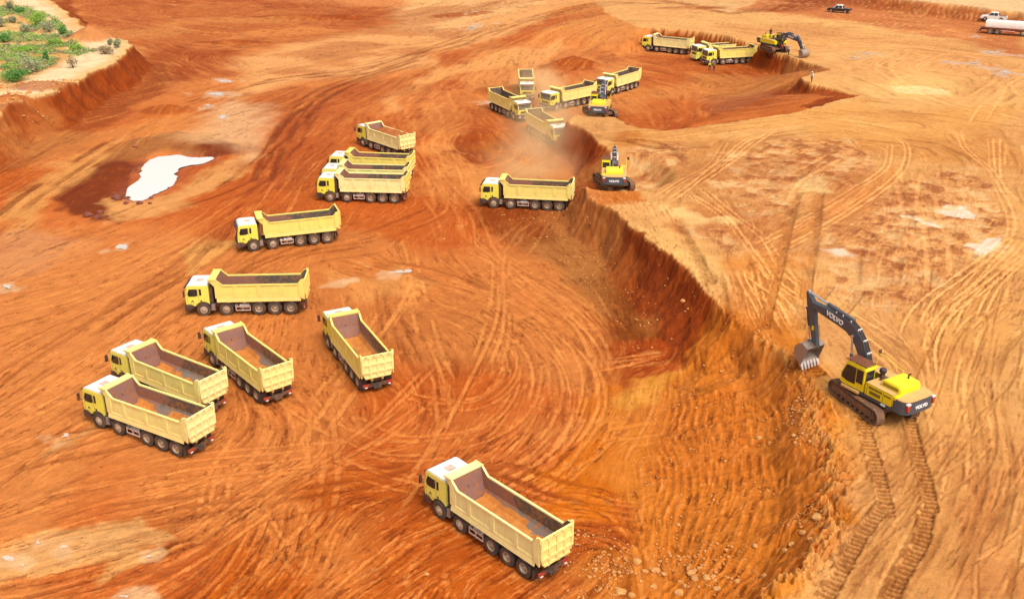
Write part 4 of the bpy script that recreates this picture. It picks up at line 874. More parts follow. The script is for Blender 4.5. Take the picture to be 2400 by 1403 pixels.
    for y in (1.0, -1.0): fl = MB(); fl.box(-8.45, -8.42, y - .28, y + .28, .25, 1.0); fl.build('mudflap', M['hose'], R_)
    for i, a in enumerate(AX):
        for s in (1, -1): wheel(a, s, i > 1, R_)
    # dump body: outside yellow (0), inside steel (1)
    B = MB(); xf, xb = -1.12, -8.98; rz = 2.93; zp = 1.67
    for s in (1, -1):
        Y = lambda a: a * s
        B.prism([(xf, zp), (xb, zp), (xb, 3.34), (-8.72, 3.34), (-8.40, rz), (-1.86, rz), (-1.36, 3.40), (xf, 3.40)], Y(1.17), Y(1.205))
        B.prism([(xf, zp + .01), (xb + .01, zp + .01), (xb + .01, 3.33), (-8.725, 3.33), (-8.405, rz - .01), (-1.865, rz - .01), (-1.37, 3.39), (xf - .01, 3.39)], Y(1.14), Y(1.169), 'y', 1)
        B.prism([(-8.40, rz - .10), (-1.86, rz - .10), (-1.86, rz + .012), (-8.40, rz + .012)], Y(1.13), Y(1.285))               # top rail
        B.prism([(-1.86, rz + .01), (-1.90, rz - .1), (-1.42, 3.28), (-1.34, 3.41)], Y(1.13), Y(1.28)); B.prism([(-8.37, rz + .01), (-8.33, rz - .10), (-8.66, 3.25), (-8.73, 3.36)], Y(1.13), Y(1.28))
        B.prism([(xf - .01, zp), (xf - .01, 3.37), (-1.36, 3.37), (-1.62, 3.05), (-1.62, zp)], Y(1.205), Y(1.255))                            # front post
        B.prism([(-8.50, zp), (-8.50, 2.95), (-8.72, 3.30), (xb, 3.30), (xb, 1.45)], Y(1.205), Y(1.30))                             # rear post
        for x in (-2.9, -5.0, -7.0):
            B.prism([(1.205 * s, 1.72), (1.27 * s, 1.78), (1.27 * s, 2.83), (1.205 * s, 2.84)], x - .16, x + .16, 'x'); B.prism([(1.202 * s, 1.76), (1.235 * s, 1.76), (1.235 * s, 1.84), (1.202 * s, 1.84)], x - 1.6, x - .16, 'x')
        B.prism([(-8.52, 1.60), (-1.3, 1.60), (-1.3, 1.76), (-8.52, 1.76)], Y(1.17), Y(1.262))                                          # lower rail
        B.prism([(1.255 * s, 1.66), (1.335 * s, 1.32), (1.31 * s, 1.31), (1.20 * s, 1.62)], -8.62, -1.25, 'x')                                 # flared skirt
        for x in np.arange(-8.3, -1.4, .85): B.prism([(1.2 * s, 1.5), (1.31 * s, 1.32), (1.2 * s, 1.32)], x, x + .03, 'x')
        # inner chamfer and hopper bottom
        B.prism([(1.14 * s, 1.95), (1.165 * s, 1.95), (.80 * s, 1.36), (.78 * s, 1.40)], xb + .03, -1.6, 'x', 1)
        B.prism([(1.17 * s, 1.94), (1.17 * s, 1.60), (1.0 * s, 1.34), (.80 * s, 1.34)], xb + .02, -1.3, 'x')
    B.box(xb + .02, -1.5, -.80, .80, 1.37, 1.40, 1); B.box(xb + .03, -1.4, -.80, .80, 1.30, 1.365)
    for x in (-2.2, -3.6, -5.0, -6.4, -7.8): B.box(x - .08, x + .08, -1.15, 1.15, 1.12, 1.30)
    for y in (.42, -.42): B.box(-8.9, -1.5, y - .08, y + .08, 1.07, 1.30)
    # bulkhead: two inner facets, outer face, canopy over the cab
    B.prism([(-1.26, 3.36), (-1.44, 2.35), (-1.75, 1.38), (-1.70, 1.36), (-1.40, 2.35), (-1.22, 3.36)], -1.14, 1.14, 'y', 1)
    B.prism([(-1.20, 3.36), (-1.38, 2.35), (-1.66, 1.32), (-1.30, 1.32), (-1.13, 1.9), (-1.13, 3.36)], -1.165, 1.165)
    B.prism([(-1.27, 3.37), (-1.27, 3.44), (-.62, 3.44), (-.58, 3.41), (-.60, 3.30), (-.66, 3.37)], -1.26, 1.26)
    for s in (1, -1): B.prism([(-1.12, 3.36), (-.62, 3.36), (-1.12, 2.75)], s * 1.17, s * 1.20); B.prism([(-1.36, 3.38), (-1.36, 3.50), (-.60, 3.50), (-.60, 3.38)], s * 1.18, s * 1.28)
    for y in (-.5, 0, .5): B.box(-1.135, -1.05, y - .05, y + .05, 1.5, 3.36)
    bo = B.build('dump_body', [M['body_yellow'], M['bed']], R_, bevel=.008)
    tg = MB(); out = [(1.20, 3.30), (1.27, 3.1), (1.27, 1.98), (1.02, 1.42), (-1.02, 1.42), (-1.27, 1.98), (-1.27, 3.1), (-1.20, 3.30)]
    tg.prism(out, -9.06, -9.0, 'x'); tg.prism([(a * .93, .08 + b * .965) for a, b in out], -8.998, -8.985, 'x', 1)
    for z0, z1, hw in ((3.12, 3.31, 1.27), (2.48, 2.62, 1.27), (1.84, 1.98, 1.24), (1.40, 1.52, 1.02)): tg.box(-9.15, -9.055, -hw, hw, z0, z1)
    for y in (-1.19, -.60, 0, .60, 1.19): tg.box(-9.145, -9.06, y - .075, y + .075, 1.9 if abs(y) > 1 else 1.45, 3.2)
    for y in (-1.27, 1.27): tg.box(-9.10, -8.90, y - .05, y + .05, 3.0, 3.42)
    for y in (-.9, -.3, .3, .9): tg.box(-9.156, -9.148, y - .09, y + .09, 3.20, 3.25, 2)
    tg.build('tailgate', [M['body_yellow'], M['bed'], M['decal_black']], R_, bevel=.01)
    return R_
def residue(parent, kind, seed):
    """soil left in the bed: an uneven sheet with a ragged outline"""
    nx, ny = 70, 20; xs = np.linspace(-8.95, -1.76, nx); ys = np.linspace(-1.02, 1.02, ny); X, Y = np.meshgrid(xs, ys, indexing='ij')
    n = fbm(X + seed * 9, Y + seed * 5, 1.6, 4) - .5; fl = 1.405 + np.clip((np.abs(Y) - .80) * 1.55, 0, 9); t = (-1.76 - X) / 7.2
    if kind == 0: m = .80 - np.abs(Y - .2) * .45 - t * .28 + n * 1.3
    elif kind == 1: m = .66 - t * .18 + Y * .5 + n * .8 - 1.2 * np.clip(t - .86, 0, 1)
    elif kind == 2: m = .42 - .25 * t - Y * .3 + n * 1.5
    else: m = .15 - t * .8 + n * 1.3
    Z = fl + np.clip(m, -.05, .35) * .32 + (fbm(X * 3, Y * 3 + seed, .8, 3) - .5) * .05 + np.clip(.25 - t, 0, 1) * .35 * (kind < 2)
    mb = MB(); idx = {}
    for i in range(nx):
        for j in range(ny): mb.v.append((X[i, j], Y[i, j], Z[i, j]))
    for i in range(nx - 1):
        for j in range(ny - 1):
            if (m[i, j] + m[i + 1, j] + m[i, j + 1] + m[i + 1, j + 1]) > 0.02: mb.f.append((i * ny + j, i * ny + j + 1, (i + 1) * ny + j + 1, (i + 1) * ny + j)); mb.m.append(0)
    return mb.build('dirt_residue', M['load_soil'], parent, smooth=True)
proto = make_truck(); proto2 = None
TRUCKS = [  # x, y, heading (rad), residue kind, label
 (-3.6, 54.58, 2.31, 0, 'pale yellow empty tipper truck nearest the camera, alone at the bottom centre'),
 (-28.95, 65.81, 2.62, 0, 'pale yellow empty tipper truck in front of a parallel one, farthest to the lower left'),
 (-29.13, 71.77, 2.54, 1, 'tipper truck parked right behind the lower-left one, its side partly hidden'),
 (-23.1, 75.24, 2.26, 1, 'empty tipper truck beside the lower-left pair, tailgate toward the camera'),
 (-14.18, 78.13, 2.03, 2, 'empty tipper truck with orange soil patches in its bed, parked right of the lower-left group'),
 (-27.45, 85.56, -3.09, 3, 'empty tipper truck seen side-on with brown framed side panels, above the lower-left group'),
 (-27.09, 101.77, -2.81, 3, 'empty tipper truck seen side-on, cab left, below the row of three side by side'),
 (-21.34, 118.34, 3.06, 3, 'frontmost of the three tipper trucks parked tightly side by side'),
 (-21.48, 122.15, 3.063, 3, 'middle one of the three tipper trucks parked tightly side by side'),
 (-21.45, 127.7, 3.00, 3, 'rearmost of the three tipper trucks parked tightly side by side'),
 (-1.94, 115.99, 2.99, 2, 'tipper truck standing side-on against the cut wall left of the middle excavator'),
 (28.84, 218.97, 2.57, 3, 'tipper truck side-on before the far cut wall, farthest of all trucks'),
 (38.63, 203.24, -2.84, 3, 'tipper truck with two men standing at its front wheel'),
 (16.04, 175.9, -2.23, 3, 'tipper truck with its front behind the boom of the excavator at the cut corner'),
 (6.37, 164.79, -2.39, 3, 'dusty tipper truck facing left beside the excavator at the cut corner'),
 (1.31, 158.06, -1.11, 3, 'tipper truck facing right, leftmost of the ring of trucks near the dust'),
 (6.35, 142.92, -1.21, 2, 'pale tipper truck driving toward the camera in the dust cloud'),
 (2.47, 172.11, -1.56, 3, 'tipper truck seen head-on from the front, small, between two others'),
 (-19.97, 142.87, 2.29, -1, 'tipper truck loaded with red soil, standing behind the row of three'),
]
GT = 'yellow tipper trucks working in the pit'
for i, (x, y, a, rk, lab) in enumerate(TRUCKS):
    t = proto if i == 0 else None
    if t is None:
        t = copy_tree(proto)
    t.location = (x, y, .03 if i not in () else 0); t.rotation_euler = (0, 0, a)
    tag(t, lab, 'dump truck', GT)
    TRUCKS[i] = (t,) + TRUCKS[i]
for i, e in enumerate(TRUCKS):
    if e[4] >= 0: residue(e[0], e[4], i)
# second make of cab: a boxier truck behind the one with the two men
t = make_truck(True); t.location = (37.35, 207.9, .03); t.rotation_euler = (0, 0, -2.80); tag(t, 'tipper truck with bright yellow bumper, mostly hidden behind the one with the two men', 'dump truck', GT)
def load_heap():
    nx, ny = 60, 22; X, Y = np.meshgrid(np.linspace(-8.8, -1.5, nx), np.linspace(-1.12, 1.12, ny), indexing='ij'); mb = MB()
    Z = 2.55 + .75 * np.exp(-((X + 4.2) / 2.0) ** 2) * (1 - (Y / 1.5) ** 2) + .3 * np.exp(-((X + 6.6) / 1.2) ** 2) - .35 * np.clip((-X - 7) / 1.8, 0, 1) + (fbm(X * 2, Y * 2, 1.2, 4) - .5) * .55 - .25 * np.clip((X + 2.4), 0, 1)
    for i in range(nx):
        for j in range(ny): mb.v.append((X[i, j], Y[i, j], Z[i, j]))
    for i in range(nx - 1):
        for j in range(ny - 1): mb.f.append((i * ny + j, i * ny + j + 1, (i + 1) * ny + j + 1, (i + 1) * ny + j)); mb.m.append(0)
    b = len(mb.v)
    mb.add([(-8.8, -1.12, 1.45), (-8.8, 1.12, 1.45), (-1.7, 1.12, 1.45), (-1.7, -1.12, 1.45)], [(0, 1, 2, 3)])
    ring = [i * ny for i in range(nx)] + [(nx - 1) * ny + j for j in range(1, ny)] + [i * ny + ny - 1 for i in range(nx - 2, -1, -1)] + [j for j in range(ny - 2, 0, -1)]
    n = len(ring); low = len(mb.v)
    for r in ring: v = mb.v[r]; mb.v.append((v[0], v[1], 1.45))
    for k in range(n): mb.f.append((ring[k], ring[(k + 1) % n], low + (k + 1) % n, low + k)); mb.m.append(0)
    o = mb.build('soil_load', M['heap_soil'], None, smooth=True, loc=(-19.97, 142.87, .03), rz=2.29); tag(o, 'heap of red soil filling the bed of the loaded tipper truck', 'soil load')
load_heap()

# ------------------------------------------------------------------ crawler excavator, swing centre at the origin, upper part heading +x
def belt_mesh(L=5.3, H=1.05, w=.6, pitch=.19):
    """closed belt of shoes round idler and sprocket"""
    r = H / 2; c = L / 2 - r; per = 2 * PI * r + 4 * c; n = int(per / pitch); mb = MB()
    def at(s):
        s %= per
        if s < 2 * c: return (-c + s, H, 0.0)
        s -= 2 * c
        if s < PI * r: a = PI / 2 - s / r; return (c + r * math.cos(a), r + r * math.sin(a), -s / r)
        s -= PI * r
        if s < 2 * c: return (c - s, 0.0, -PI)
        s -= 2 * c; a = -PI / 2 - s / r; return (-c + r * math.cos(a), r + r * math.sin(a), -PI - s / r)
    for k in range(n):
        x, z, a = at(k * per / n); u = (math.cos(a), math.sin(a)); nn = (-u[1], u[0])
        sag = -.05 * math.sin(PI * max(0, min(1, (x + c) / (2 * c)))) if z > H * .9 else 0; z += sag
        def P(s_, t_): return (x + u[0] * s_ + nn[0] * t_, z + u[1] * s_ + nn[1] * t_)
        mb.prism([P(-.088, -.07), P(.088, -.07), P(.088, 0), P(.04, .0), P(.03, .045), P(.0, .045), P(-.01, 0), P(-.088, 0)], -w / 2, w / 2)
    return mb
def make_excavator(pose, track_rz, label):
    R_ = empty('excavator')
    tag(R_, label, 'excavator', 'crawler excavators on the benches')
    uc = empty('undercarriage', (0, 0, 0), track_rz, R_); setp(uc, R_)
    m = MB(); m.prism([(-1.4, .95), (1.4, .95), (1.2, .5), (-1.2, .5)], -.75, .75); m.box(-1.9, -1.2, -1.3, 1.3, .5, .82); m.box(1.2, 1.9, -1.3, 1.3, .5, .82); m.lathe([(.75, .9), (.75, 1.18), (.1, 1.18)], (0, 0, 0), 'z', 24); m.build('carbody', M['track_steel'], uc)
    for s in (1, -1):
        t = belt_mesh().build('crawler_track', M['track_steel'], uc, loc=(0, 1.37 * s, 0))
        f = MB(); f.box(-2.1, 2.1, -.20, .20, .30, .82, ch=.08); f.box(-1.9, 1.9, -.27, .27, .50, .78)
        for k in range(8): f.lathe([(.001, -.2), (.13, -.2), (.13, .2), (.001, .2)], (-1.8 + k * .51, 0, .22), 'y', 12)
        for x in (-.8, .8): f.lathe([(.001, -.15), (.10, -.15), (.10, .15), (.001, .15)], (x, 0, .88), 'y', 10)
        f.build('track_frame', M['track_steel'], t)
        for nm, x in (('idler', 2.13), ('sprocket', -2.13)):
            q = MB(); q.lathe([(.001, -.22), (.15, -.25), (.18, -.12), (.40, -.10), (.44, -.14), (.44, .14), (.40, .10), (.18, .12), (.15, .25), (.001, .22)], (x, 0, .525), 'y', 20); q.build(nm, M['track_steel'], t, smooth=True)
    dk = MB(); dk.box(-2.6, 1.1, -1.42, 1.42, 1.18, 1.42); dk.box(1.1, 2.1, -.45, .45, 1.18, 1.40); dk.build('deck_frame', M['ex_grey'], R_, bevel=.02)
    # yellow side housings
    sd_ = MB(); sd_.box(-2.55, -.35, .80, 1.45, 1.42, 2.28); sd_.box(-2.55, 1.6, -1.45, -.80, 1.42, 2.10); sd_.prism([(-2.85, 1.62), (-2.55, 1.50), (-2.55, 2.28), (-2.85, 2.28)], .80, 1.45)
    side = sd_.build('side_housing', M['ex_yellow'], R_, bevel=.05, smooth=True)
    lv = MB()
    for x0, x1, z0, z1, n in ((-1.75, -.65, 1.98, 2.14, 14), (-1.65, -.75, 1.62, 1.86, 12)):
        for k in range(n): xx_ = x0 + (x1 - x0) * (k + .2) / n; lv.box(xx_, xx_ + .045, 1.452, 1.462, z0, z1)
    lv.box(-2.45, -1.9, 1.452, 1.462, 1.98, 2.06)
    for x in (-.55, -1.85): lv.box(x, x + .02, 1.452, 1.458, 1.46, 2.24)
    lv.build('louvre', M['decal_black'], side)
    tp = MB(); tp.box(-2.56, -.40, .30, 1.44, 2.285, 2.31); tp.box(-2.56, .9, -1.44, -.55, 2.105, 2.13); tp.build('walkway', M['ex_top'], R_)
    en = MB(); en.box(-2.5, -.3, -.80, .80, 1.42, 2.05); en.box(-1.0, -.3, -.5, .25, 2.05, 2.2); en.tube([(-.5, .3, 2.2), (-.9, .5, 2.55), (-.9, .5, 2.7)], .07, 8); en.build('engine_bay', M['chassis'], R_)
    hd = MB(); hd.prism([(-2.72, 2.10), (-2.72, 2.50), (-2.58, 2.72), (-1.35, 2.76), (-1.22, 2.66), (-1.22, 2.10)], -1.0, .95); hood = hd.build('engine_hood', M['ex_yellow'], R_, bevel=.07, smooth=True)
    lv = MB()
    for k in range(14): xx_ = -2.5 + k * .085; lv.box(xx_, xx_ + .04, .952, .962, 2.38, 2.58)
    lv.build('hood_grille', M['decal_black'], hood)
    # counterweight: round-cornered slab
    cw = MB(); out = [(-2.60, 1.47)] + [(-3.10 - .60 * math.sin(math.radians(a)) * 1.0, 1.47 * math.cos(math.radians(a)) ** .42 if a < 88 else 0) for a in (0, 20, 40, 55, 68, 78, 85, 90)]
    out = out + [(x, -y) for x, y in out[::-1][1:]]
    for za, zb, k in ((1.22, 2.12, 1.0),): cw.prism([(x, y) for x, y in out], za, zb, 'z')
    cwo = cw.build('counterweight', M['ex_grey'], R_, bevel=.06, smooth=True)
    ct = MB(); ct.prism([(-2.60 + (x + 2.60) * .97, y * .97) for x, y in out], 2.12, 2.20, 'z'); ct.build('counterweight_top', M['ex_top'], cwo, bevel=.03)
    Mx = Matrix.Translation((-3.712, 0, 1.68)) @ Matrix.Rotation(-PI / 2, 4, 'Z') @ Matrix.Rotation(PI / 2, 4, 'X')
    text_obj('VOLVO', .34, M['white_letter'], cwo, Mx, bold=.012)
    Mx = Matrix.Translation((-2.25, 1.45, 1.33)) @ Matrix.Rotation(PI, 4, 'Z') @ Matrix.Rotation(PI / 2, 4, 'X')
    for tx, x in (('480', -1.9), ('480', None)):
        if x is not None: text_obj(tx, .26, M['white_letter'], R_, Matrix.Translation((x, 1.43, 1.30)) @ Matrix.Rotation(PI, 4, 'Z') @ Matrix.Rotation(PI / 2, 4, 'X'), bold=.01)
    for s in (1, -1):
        tl = MB(); y1, y2 = sorted((1.02 * s, 1.30 * s)); tl.prism([(1.02 * s, 1.98), (1.32 * s, 1.98), (1.26 * s, 1.55), (1.12 * s, 1.55)], -3.70, -3.52, 'x'); tl.build('tail_light', M['red_lamp'], cwo)
        wl = MB(); wl.box(-3.70, -3.52, y1, y2, 1.99, 2.09); wl.build('work_light', M['lamp_glass'], cwo)
    # cab on the left
    cb = MB(); cb.prism([(-.25, 1.42), (-.25, 3.02), (-.10, 3.14), (1.05, 3.14), (1.35, 3.02), (1.75, 2.1), (1.72, 1.50), (1.60, 1.42)], .45, 1.45)
    cab_ = cb.build('operator_cab', M['ex_yellow'], R_, bevel=.05, smooth=True)
    for s, y in ((1, 1.452), (-1, .448)):
        wn = MB()
        for P in ([(-.12, 1.95), (-.12, 2.92), (.42, 2.92), (.42, 1.95)], [(.48, 1.75), (.48, 2.92), (1.12, 2.92), (1.30, 2.86), (1.62, 2.12), (1.60, 1.85), (1.1, 1.72)]): wn = MB(); wn.prism(P, y, y + .012 * s); wn.build('side_window', M['glass'], cab_)
    wn = MB(); wn.add([(1.375, .55, 2.97), (1.375, 1.35, 2.97), (1.768, 1.38, 2.1), (1.768, .52, 2.1)], [(0, 1, 2, 3)]); wn.build('windscreen', M['glass'], cab_); wn = MB(); wn.add([(-.255, .55, 2.0), (-.255, 1.35, 2.0), (-.255, 1.35, 2.9), (-.255, .55, 2.9)], [(0, 1, 2, 3)]); wn.build('rear_window', M['glass'], cab_)
    rg = MB()
    for k in range(20): xx_ = -.25 + k * .085; rg.box(xx_, xx_ + .04, .42, 1.42, 3.26, 3.29)
    for y in (.42, .75, 1.08, 1.39): rg.box(-.27, 1.45, y, y + .035, 3.22, 3.26)
    for x in (-.2, .6, 1.2): rg.box(x, x + .04, .5, .54, 3.13, 3.24); rg.box(x, x + .04, 1.3, 1.34, 3.13, 3.24)
    rg.build('roof_guard', M['grille_rust'], cab_)
    st = MB(); st.box(.0, 1.5, 1.42, 1.60, 1.22, 1.40); st.build('step', M['ex_top'], R_, bevel=.03)
    # rails, mirror, air cleaner, exhaust
    hr = MB()
    for P in ([(1.2, -1.40, 2.1), (1.2, -1.40, 3.0), (.5, -1.40, 3.05), (-.2, -1.40, 2.75), (-.2, -1.40, 2.1)], [(-.2, -1.40, 2.75), (-1.0, -1.40, 2.6), (-1.0, -1.40, 2.1)]): hr.tube(P, .022, 6)
    hr.build('handrail', M['ex_yellow'], R_)
    mr_ = MB(); mr_.tube([(1.2, -1.4, 3.0), (1.25, -1.55, 3.1)], .02, 6); mr_.box(1.2, 1.26, -1.75, -1.5, 2.85, 3.2); mr_.build('mirror', M['dark_plastic'], R_)
    ac = MB(); ac.lathe([(.001, 2.1), (.16, 2.1), (.16, 2.55), (.24, 2.6), (.24, 2.78), (.17, 2.84), (.001, 2.84)], (-.35, -.15, 0), 'z', 18); ac.build('air_cleaner', M['dark_plastic'], R_, smooth=True)
    ex = MB(); ex.tube([(-2.0, -.6, 2.7), (-2.0, -.6, 3.0), (-2.15, -.6, 3.12)], .06, 10); ex.build('exhaust', M['hose'], R_)
    # boom, arm, bucket from the pose: joint points in the x-z plane
    A, Bp, Cp, D = [Vector(p) for p in pose['pts']]; bk = math.radians(pose['bucket'])
    ybm = -.02
    def side_plate(outline, w_, mat, name, parent, bevel=.03):
        mb = MB(); mb.prism(outline, ybm - w_, ybm + w_); return mb.build(name, mat, parent, bevel=bevel, smooth=True)
    # curved boom outline: quadratic through A, B, C with thickness
    n = 12; ctr = []; 
    ctl = Bp * 2 - (A + Cp) * .5
    K1, K2 = A.lerp(Bp, .45), Bp.lerp(Cp, .32)
    for k in range(n + 1):
        t = k / n
        if t <= .25: ctr.append(A.lerp(K1, t / .25))
        elif t <= .58: u_ = (t - .25) / .33; ctr.append(K1 * (1 - u_) ** 2 + Bp * 2 * u_ * (1 - u_) + K2 * u_ * u_)
        else: ctr.append(K2.lerp(Cp, (t - .58) / .42))
    top, bot = [], []
    for k, p in enumerate(ctr):
        d = (ctr[min(k + 1, n)] - ctr[max(k - 1, 0)]).normalized(); nn = Vector((-d.y, d.x)); t = k / n; th = .20 + .30 * math.sin(PI * t ** .8) ** .8 if t < .95 else .22
        if nn.y < 0: nn = -nn
        top.append(p + nn * th * (.85 if t > 0 else 1)); bot.append(p - nn * th * .85)
    boom = side_plate([(p.x, p.y) for p in top] + [(p.x, p.y) for p in bot[::-1]], .24, M['ex_grey'], 'boom', R_)
    # lettering on both flanks of the boom, on the straight forward half
    q = ctr[8]; d = (ctr[11] - ctr[5]).normalized(); ang = math.atan2(d.y, d.x)
    for s in (1, -1):
        rot = Matrix.Rotation(PI, 4, 'Z') @ Matrix.Rotation(PI / 2, 4, 'X') @ Matrix.Rotation(-ang, 4, 'Z') if s > 0 else Matrix.Rotation(PI / 2, 4, 'X') @ Matrix.Rotation(ang, 4, 'Z')
        text_obj('VOLVO', .46, M['white_letter'], boom, Matrix.Translation((q.x, ybm + s * .25, q.y)) @ rot, bold=.014)
    ho = MB()
    for y in (-.14, -.07, .07, .14): ho.tube([(p.x, ybm + y, p.y + .06) for p in top[2:9]], .028, 6)
    ho.build('hose', M['hose'], boom)
    cl = MB()
    for k in (3, 4, 5, 6, 7, 8): p = top[k]; cl.box(p.x - .03, p.x + .03, ybm - .2, ybm + .2, p.y - .02, p.y + .10)
    cl.build('hose_clamp', M['white_paint_and_glare'], boom)
    def cyl(a, b, y, r, name, parent):
        a, b = Vector(a), Vector(b); mid = a.lerp(b, .55); mb = MB(); mb.tube([(a.x, y, a.y), (mid.x, y, mid.y)], r, 12); mb.tube([(a.x, y - .12, a.y), (a.x, y + .12, a.y)], r * .9, 10); o = mb.build(name, M['ex_grey'], parent, smooth=True)
        m2 = MB(); m2.tube([(mid.x, y, mid.y), (b.x, y, b.y)], r * .55, 10); m2.tube([(b.x, y - .1, b.y), (b.x, y + .1, b.y)], r * .9, 10); m2.build('piston_rod', M['chrome'], o, smooth=True)
    bb = ctr[5] - Vector((0, .12))
    for y in (.36, -.40): cyl((1.75, 1.62), (bb.x, bb.y), y, .13, 'boom_cylinder', R_)
    # arm
    dA = (D - Cp).normalized(); nA = Vector((-dA.y, dA.x))
    if nA.x < 0: nA = -nA
    back = Cp - dA * .85 + nA * .30
    arm = side_plate([tuple(p) for p in (back + nA * .1, Cp + nA * .42, D + nA * .20 - dA * .0, D + dA * .16, D - nA * .18, D - dA * 2.0 - nA * .2, Cp - nA * .28, back - nA * .12)], .19, M['ex_grey'], 'arm', R_)
    lb = MB(); p = Cp.lerp(D, .55); lb.prism([(p.x - .10, p.y - .16), (p.x + .10, p.y - .16), (p.x + .10, p.y + .16), (p.x - .10, p.y + .16)], ybm + .191, ybm + .20); lb.build('yellow_plate', M['ex_yellow'], arm)
    cyl(tuple(top[6] + Vector((0, .12))), tuple(back), ybm, .14, 'arm_cylinder', R_)
    ba = Cp - dA * -.35 + nA * .52; lk = D - dA * .45 + nA * .55
    cyl(tuple(ba), tuple(lk), ybm, .10, 'bucket_cylinder', R_)
    l2_ = MB()
    cb_, sb_ = math.cos(bk), math.sin(bk)
    def BK(u, v): return (D.x + u * cb_ - v * sb_, D.y + u * sb_ + v * cb_)      # bucket frame: u along the opening (towards teeth), v away from opening
    ear = BK(-.05, .50); arm_pt = tuple(D - dA * .5)
    for y in (-.17, .17): l2_.tube([(lk.x, ybm + y, lk.y), (ear[0], ybm + y, ear[1])], .06, 8); l2_.tube([(lk.x, ybm + y, lk.y), (arm_pt[0], ybm + y, arm_pt[1])], .06, 8)
    l2_.build('linkage', M['ex_grey'], R_)
    # bucket: shell of a curved sheet plus side plates
    w_ = .88; sh = [(.02, -.02)] + [(.10 - .10, .30)] + [(.62 + .78 * math.cos(math.radians(a)), .10 + .92 * math.sin(math.radians(a))) for a in (150, 128, 105, 82, 60, 40, 22, 8)] + [(1.52, -.02)]
    inn = [(.10, .0), (.12, .24)] + [(.62 + .70 * math.cos(math.radians(a)), .10 + .84 * math.sin(math.radians(a))) for a in (150, 128, 105, 82, 60, 40, 22, 8)] + [(1.47, -.02)]
    bu = MB()
    for k in range(len(sh) - 1): bu.prism([BK(*sh[k]), BK(*sh[k + 1]), BK(*inn[k + 1]), BK(*inn[k])], ybm - w_, ybm + w_)
    for s in (1, -1):
        for k in range(len(sh) - 1): bu.prism([BK(*sh[k]), BK(*sh[k + 1]), BK(.65, -.02)], ybm + s * (w_ - .004), ybm + s * (w_ - .06))
    for y in (-.2, .2): bu.prism([BK(-.12, -.1), BK(-.2, .5), BK(.0, .62), BK(.35, .9), BK(.5, .3), BK(.15, -.1)], ybm + y - .03, ybm + y + .03)
    buo = bu.build('bucket', M['bucket_steel'], R_)
    for k in range(6):
        y = ybm - w_ + .12 + k * (2 * w_ - .24) / 5; tm = MB(); dx_, dy_ = .62, -.78
        TT = lambda a, b: BK(1.48 + a * dx_ + b * .78, .02 + a * dy_ + b * .62)
        tm.prism([TT(-.12, -.07), TT(.16, -.07), TT(.16, .09), TT(-.12, .09)], y - .10, y + .10); tm.prism([TT(.16, -.05), TT(.42, -.01), TT(.42, .03), TT(.16, .07)], y - .07, y + .07); tm.build('tooth', M['tooth_steel'], buo)
    return R_
def place(o, x, y, z, deg): o.location = (x, y, z); o.rotation_euler = (0, 0, math.radians(deg))
e = make_excavator(dict(pts=[(.55, 2.0), (1.95, 4.75), (6.1, 5.1), (5.35, 2.1)], bucket=-72), math.radians(109 - 121), 'large crawler excavator in the right foreground with raised boom and open toothed bucket')
place(e, 24.1, 61.0, hgt1(24.1, 61.0) + .02, 121)
e = make_excavator(dict(pts=[(.55, 2.0), (2.8, 3.6), (5.7, 2.3), (6.8, -.6)], bucket=-80), math.radians(106 - 85), 'middle excavator on the orange bench, seen from behind, right of the side-on truck')
place(e, 11.9, 117.0, hgt1(11.9, 117.0) + .02, 85)
e = make_excavator(dict(pts=[(.55, 2.0), (2.8, 3.9), (6.0, 3.0), (7.3, .3)], bucket=-60), math.radians(112 - 79), 'excavator seen from behind at the cut corner, boom reaching toward two tipper trucks')
place(e, 12.9, 150.2, hgt1(12.9, 150.2) + .02, 79)
e = make_excavator(dict(pts=[(.55, 2.0), (2.9, 3.5), (6.3, 2.8), (7.5, 1.3)], bucket=-75), math.radians(-77 + 62), 'far excavator side-on at the top of the cut wall, boom lowered to the right')
place(e, 49.6, 199.0, hgt1(49.6, 199.0) + .02, -62)

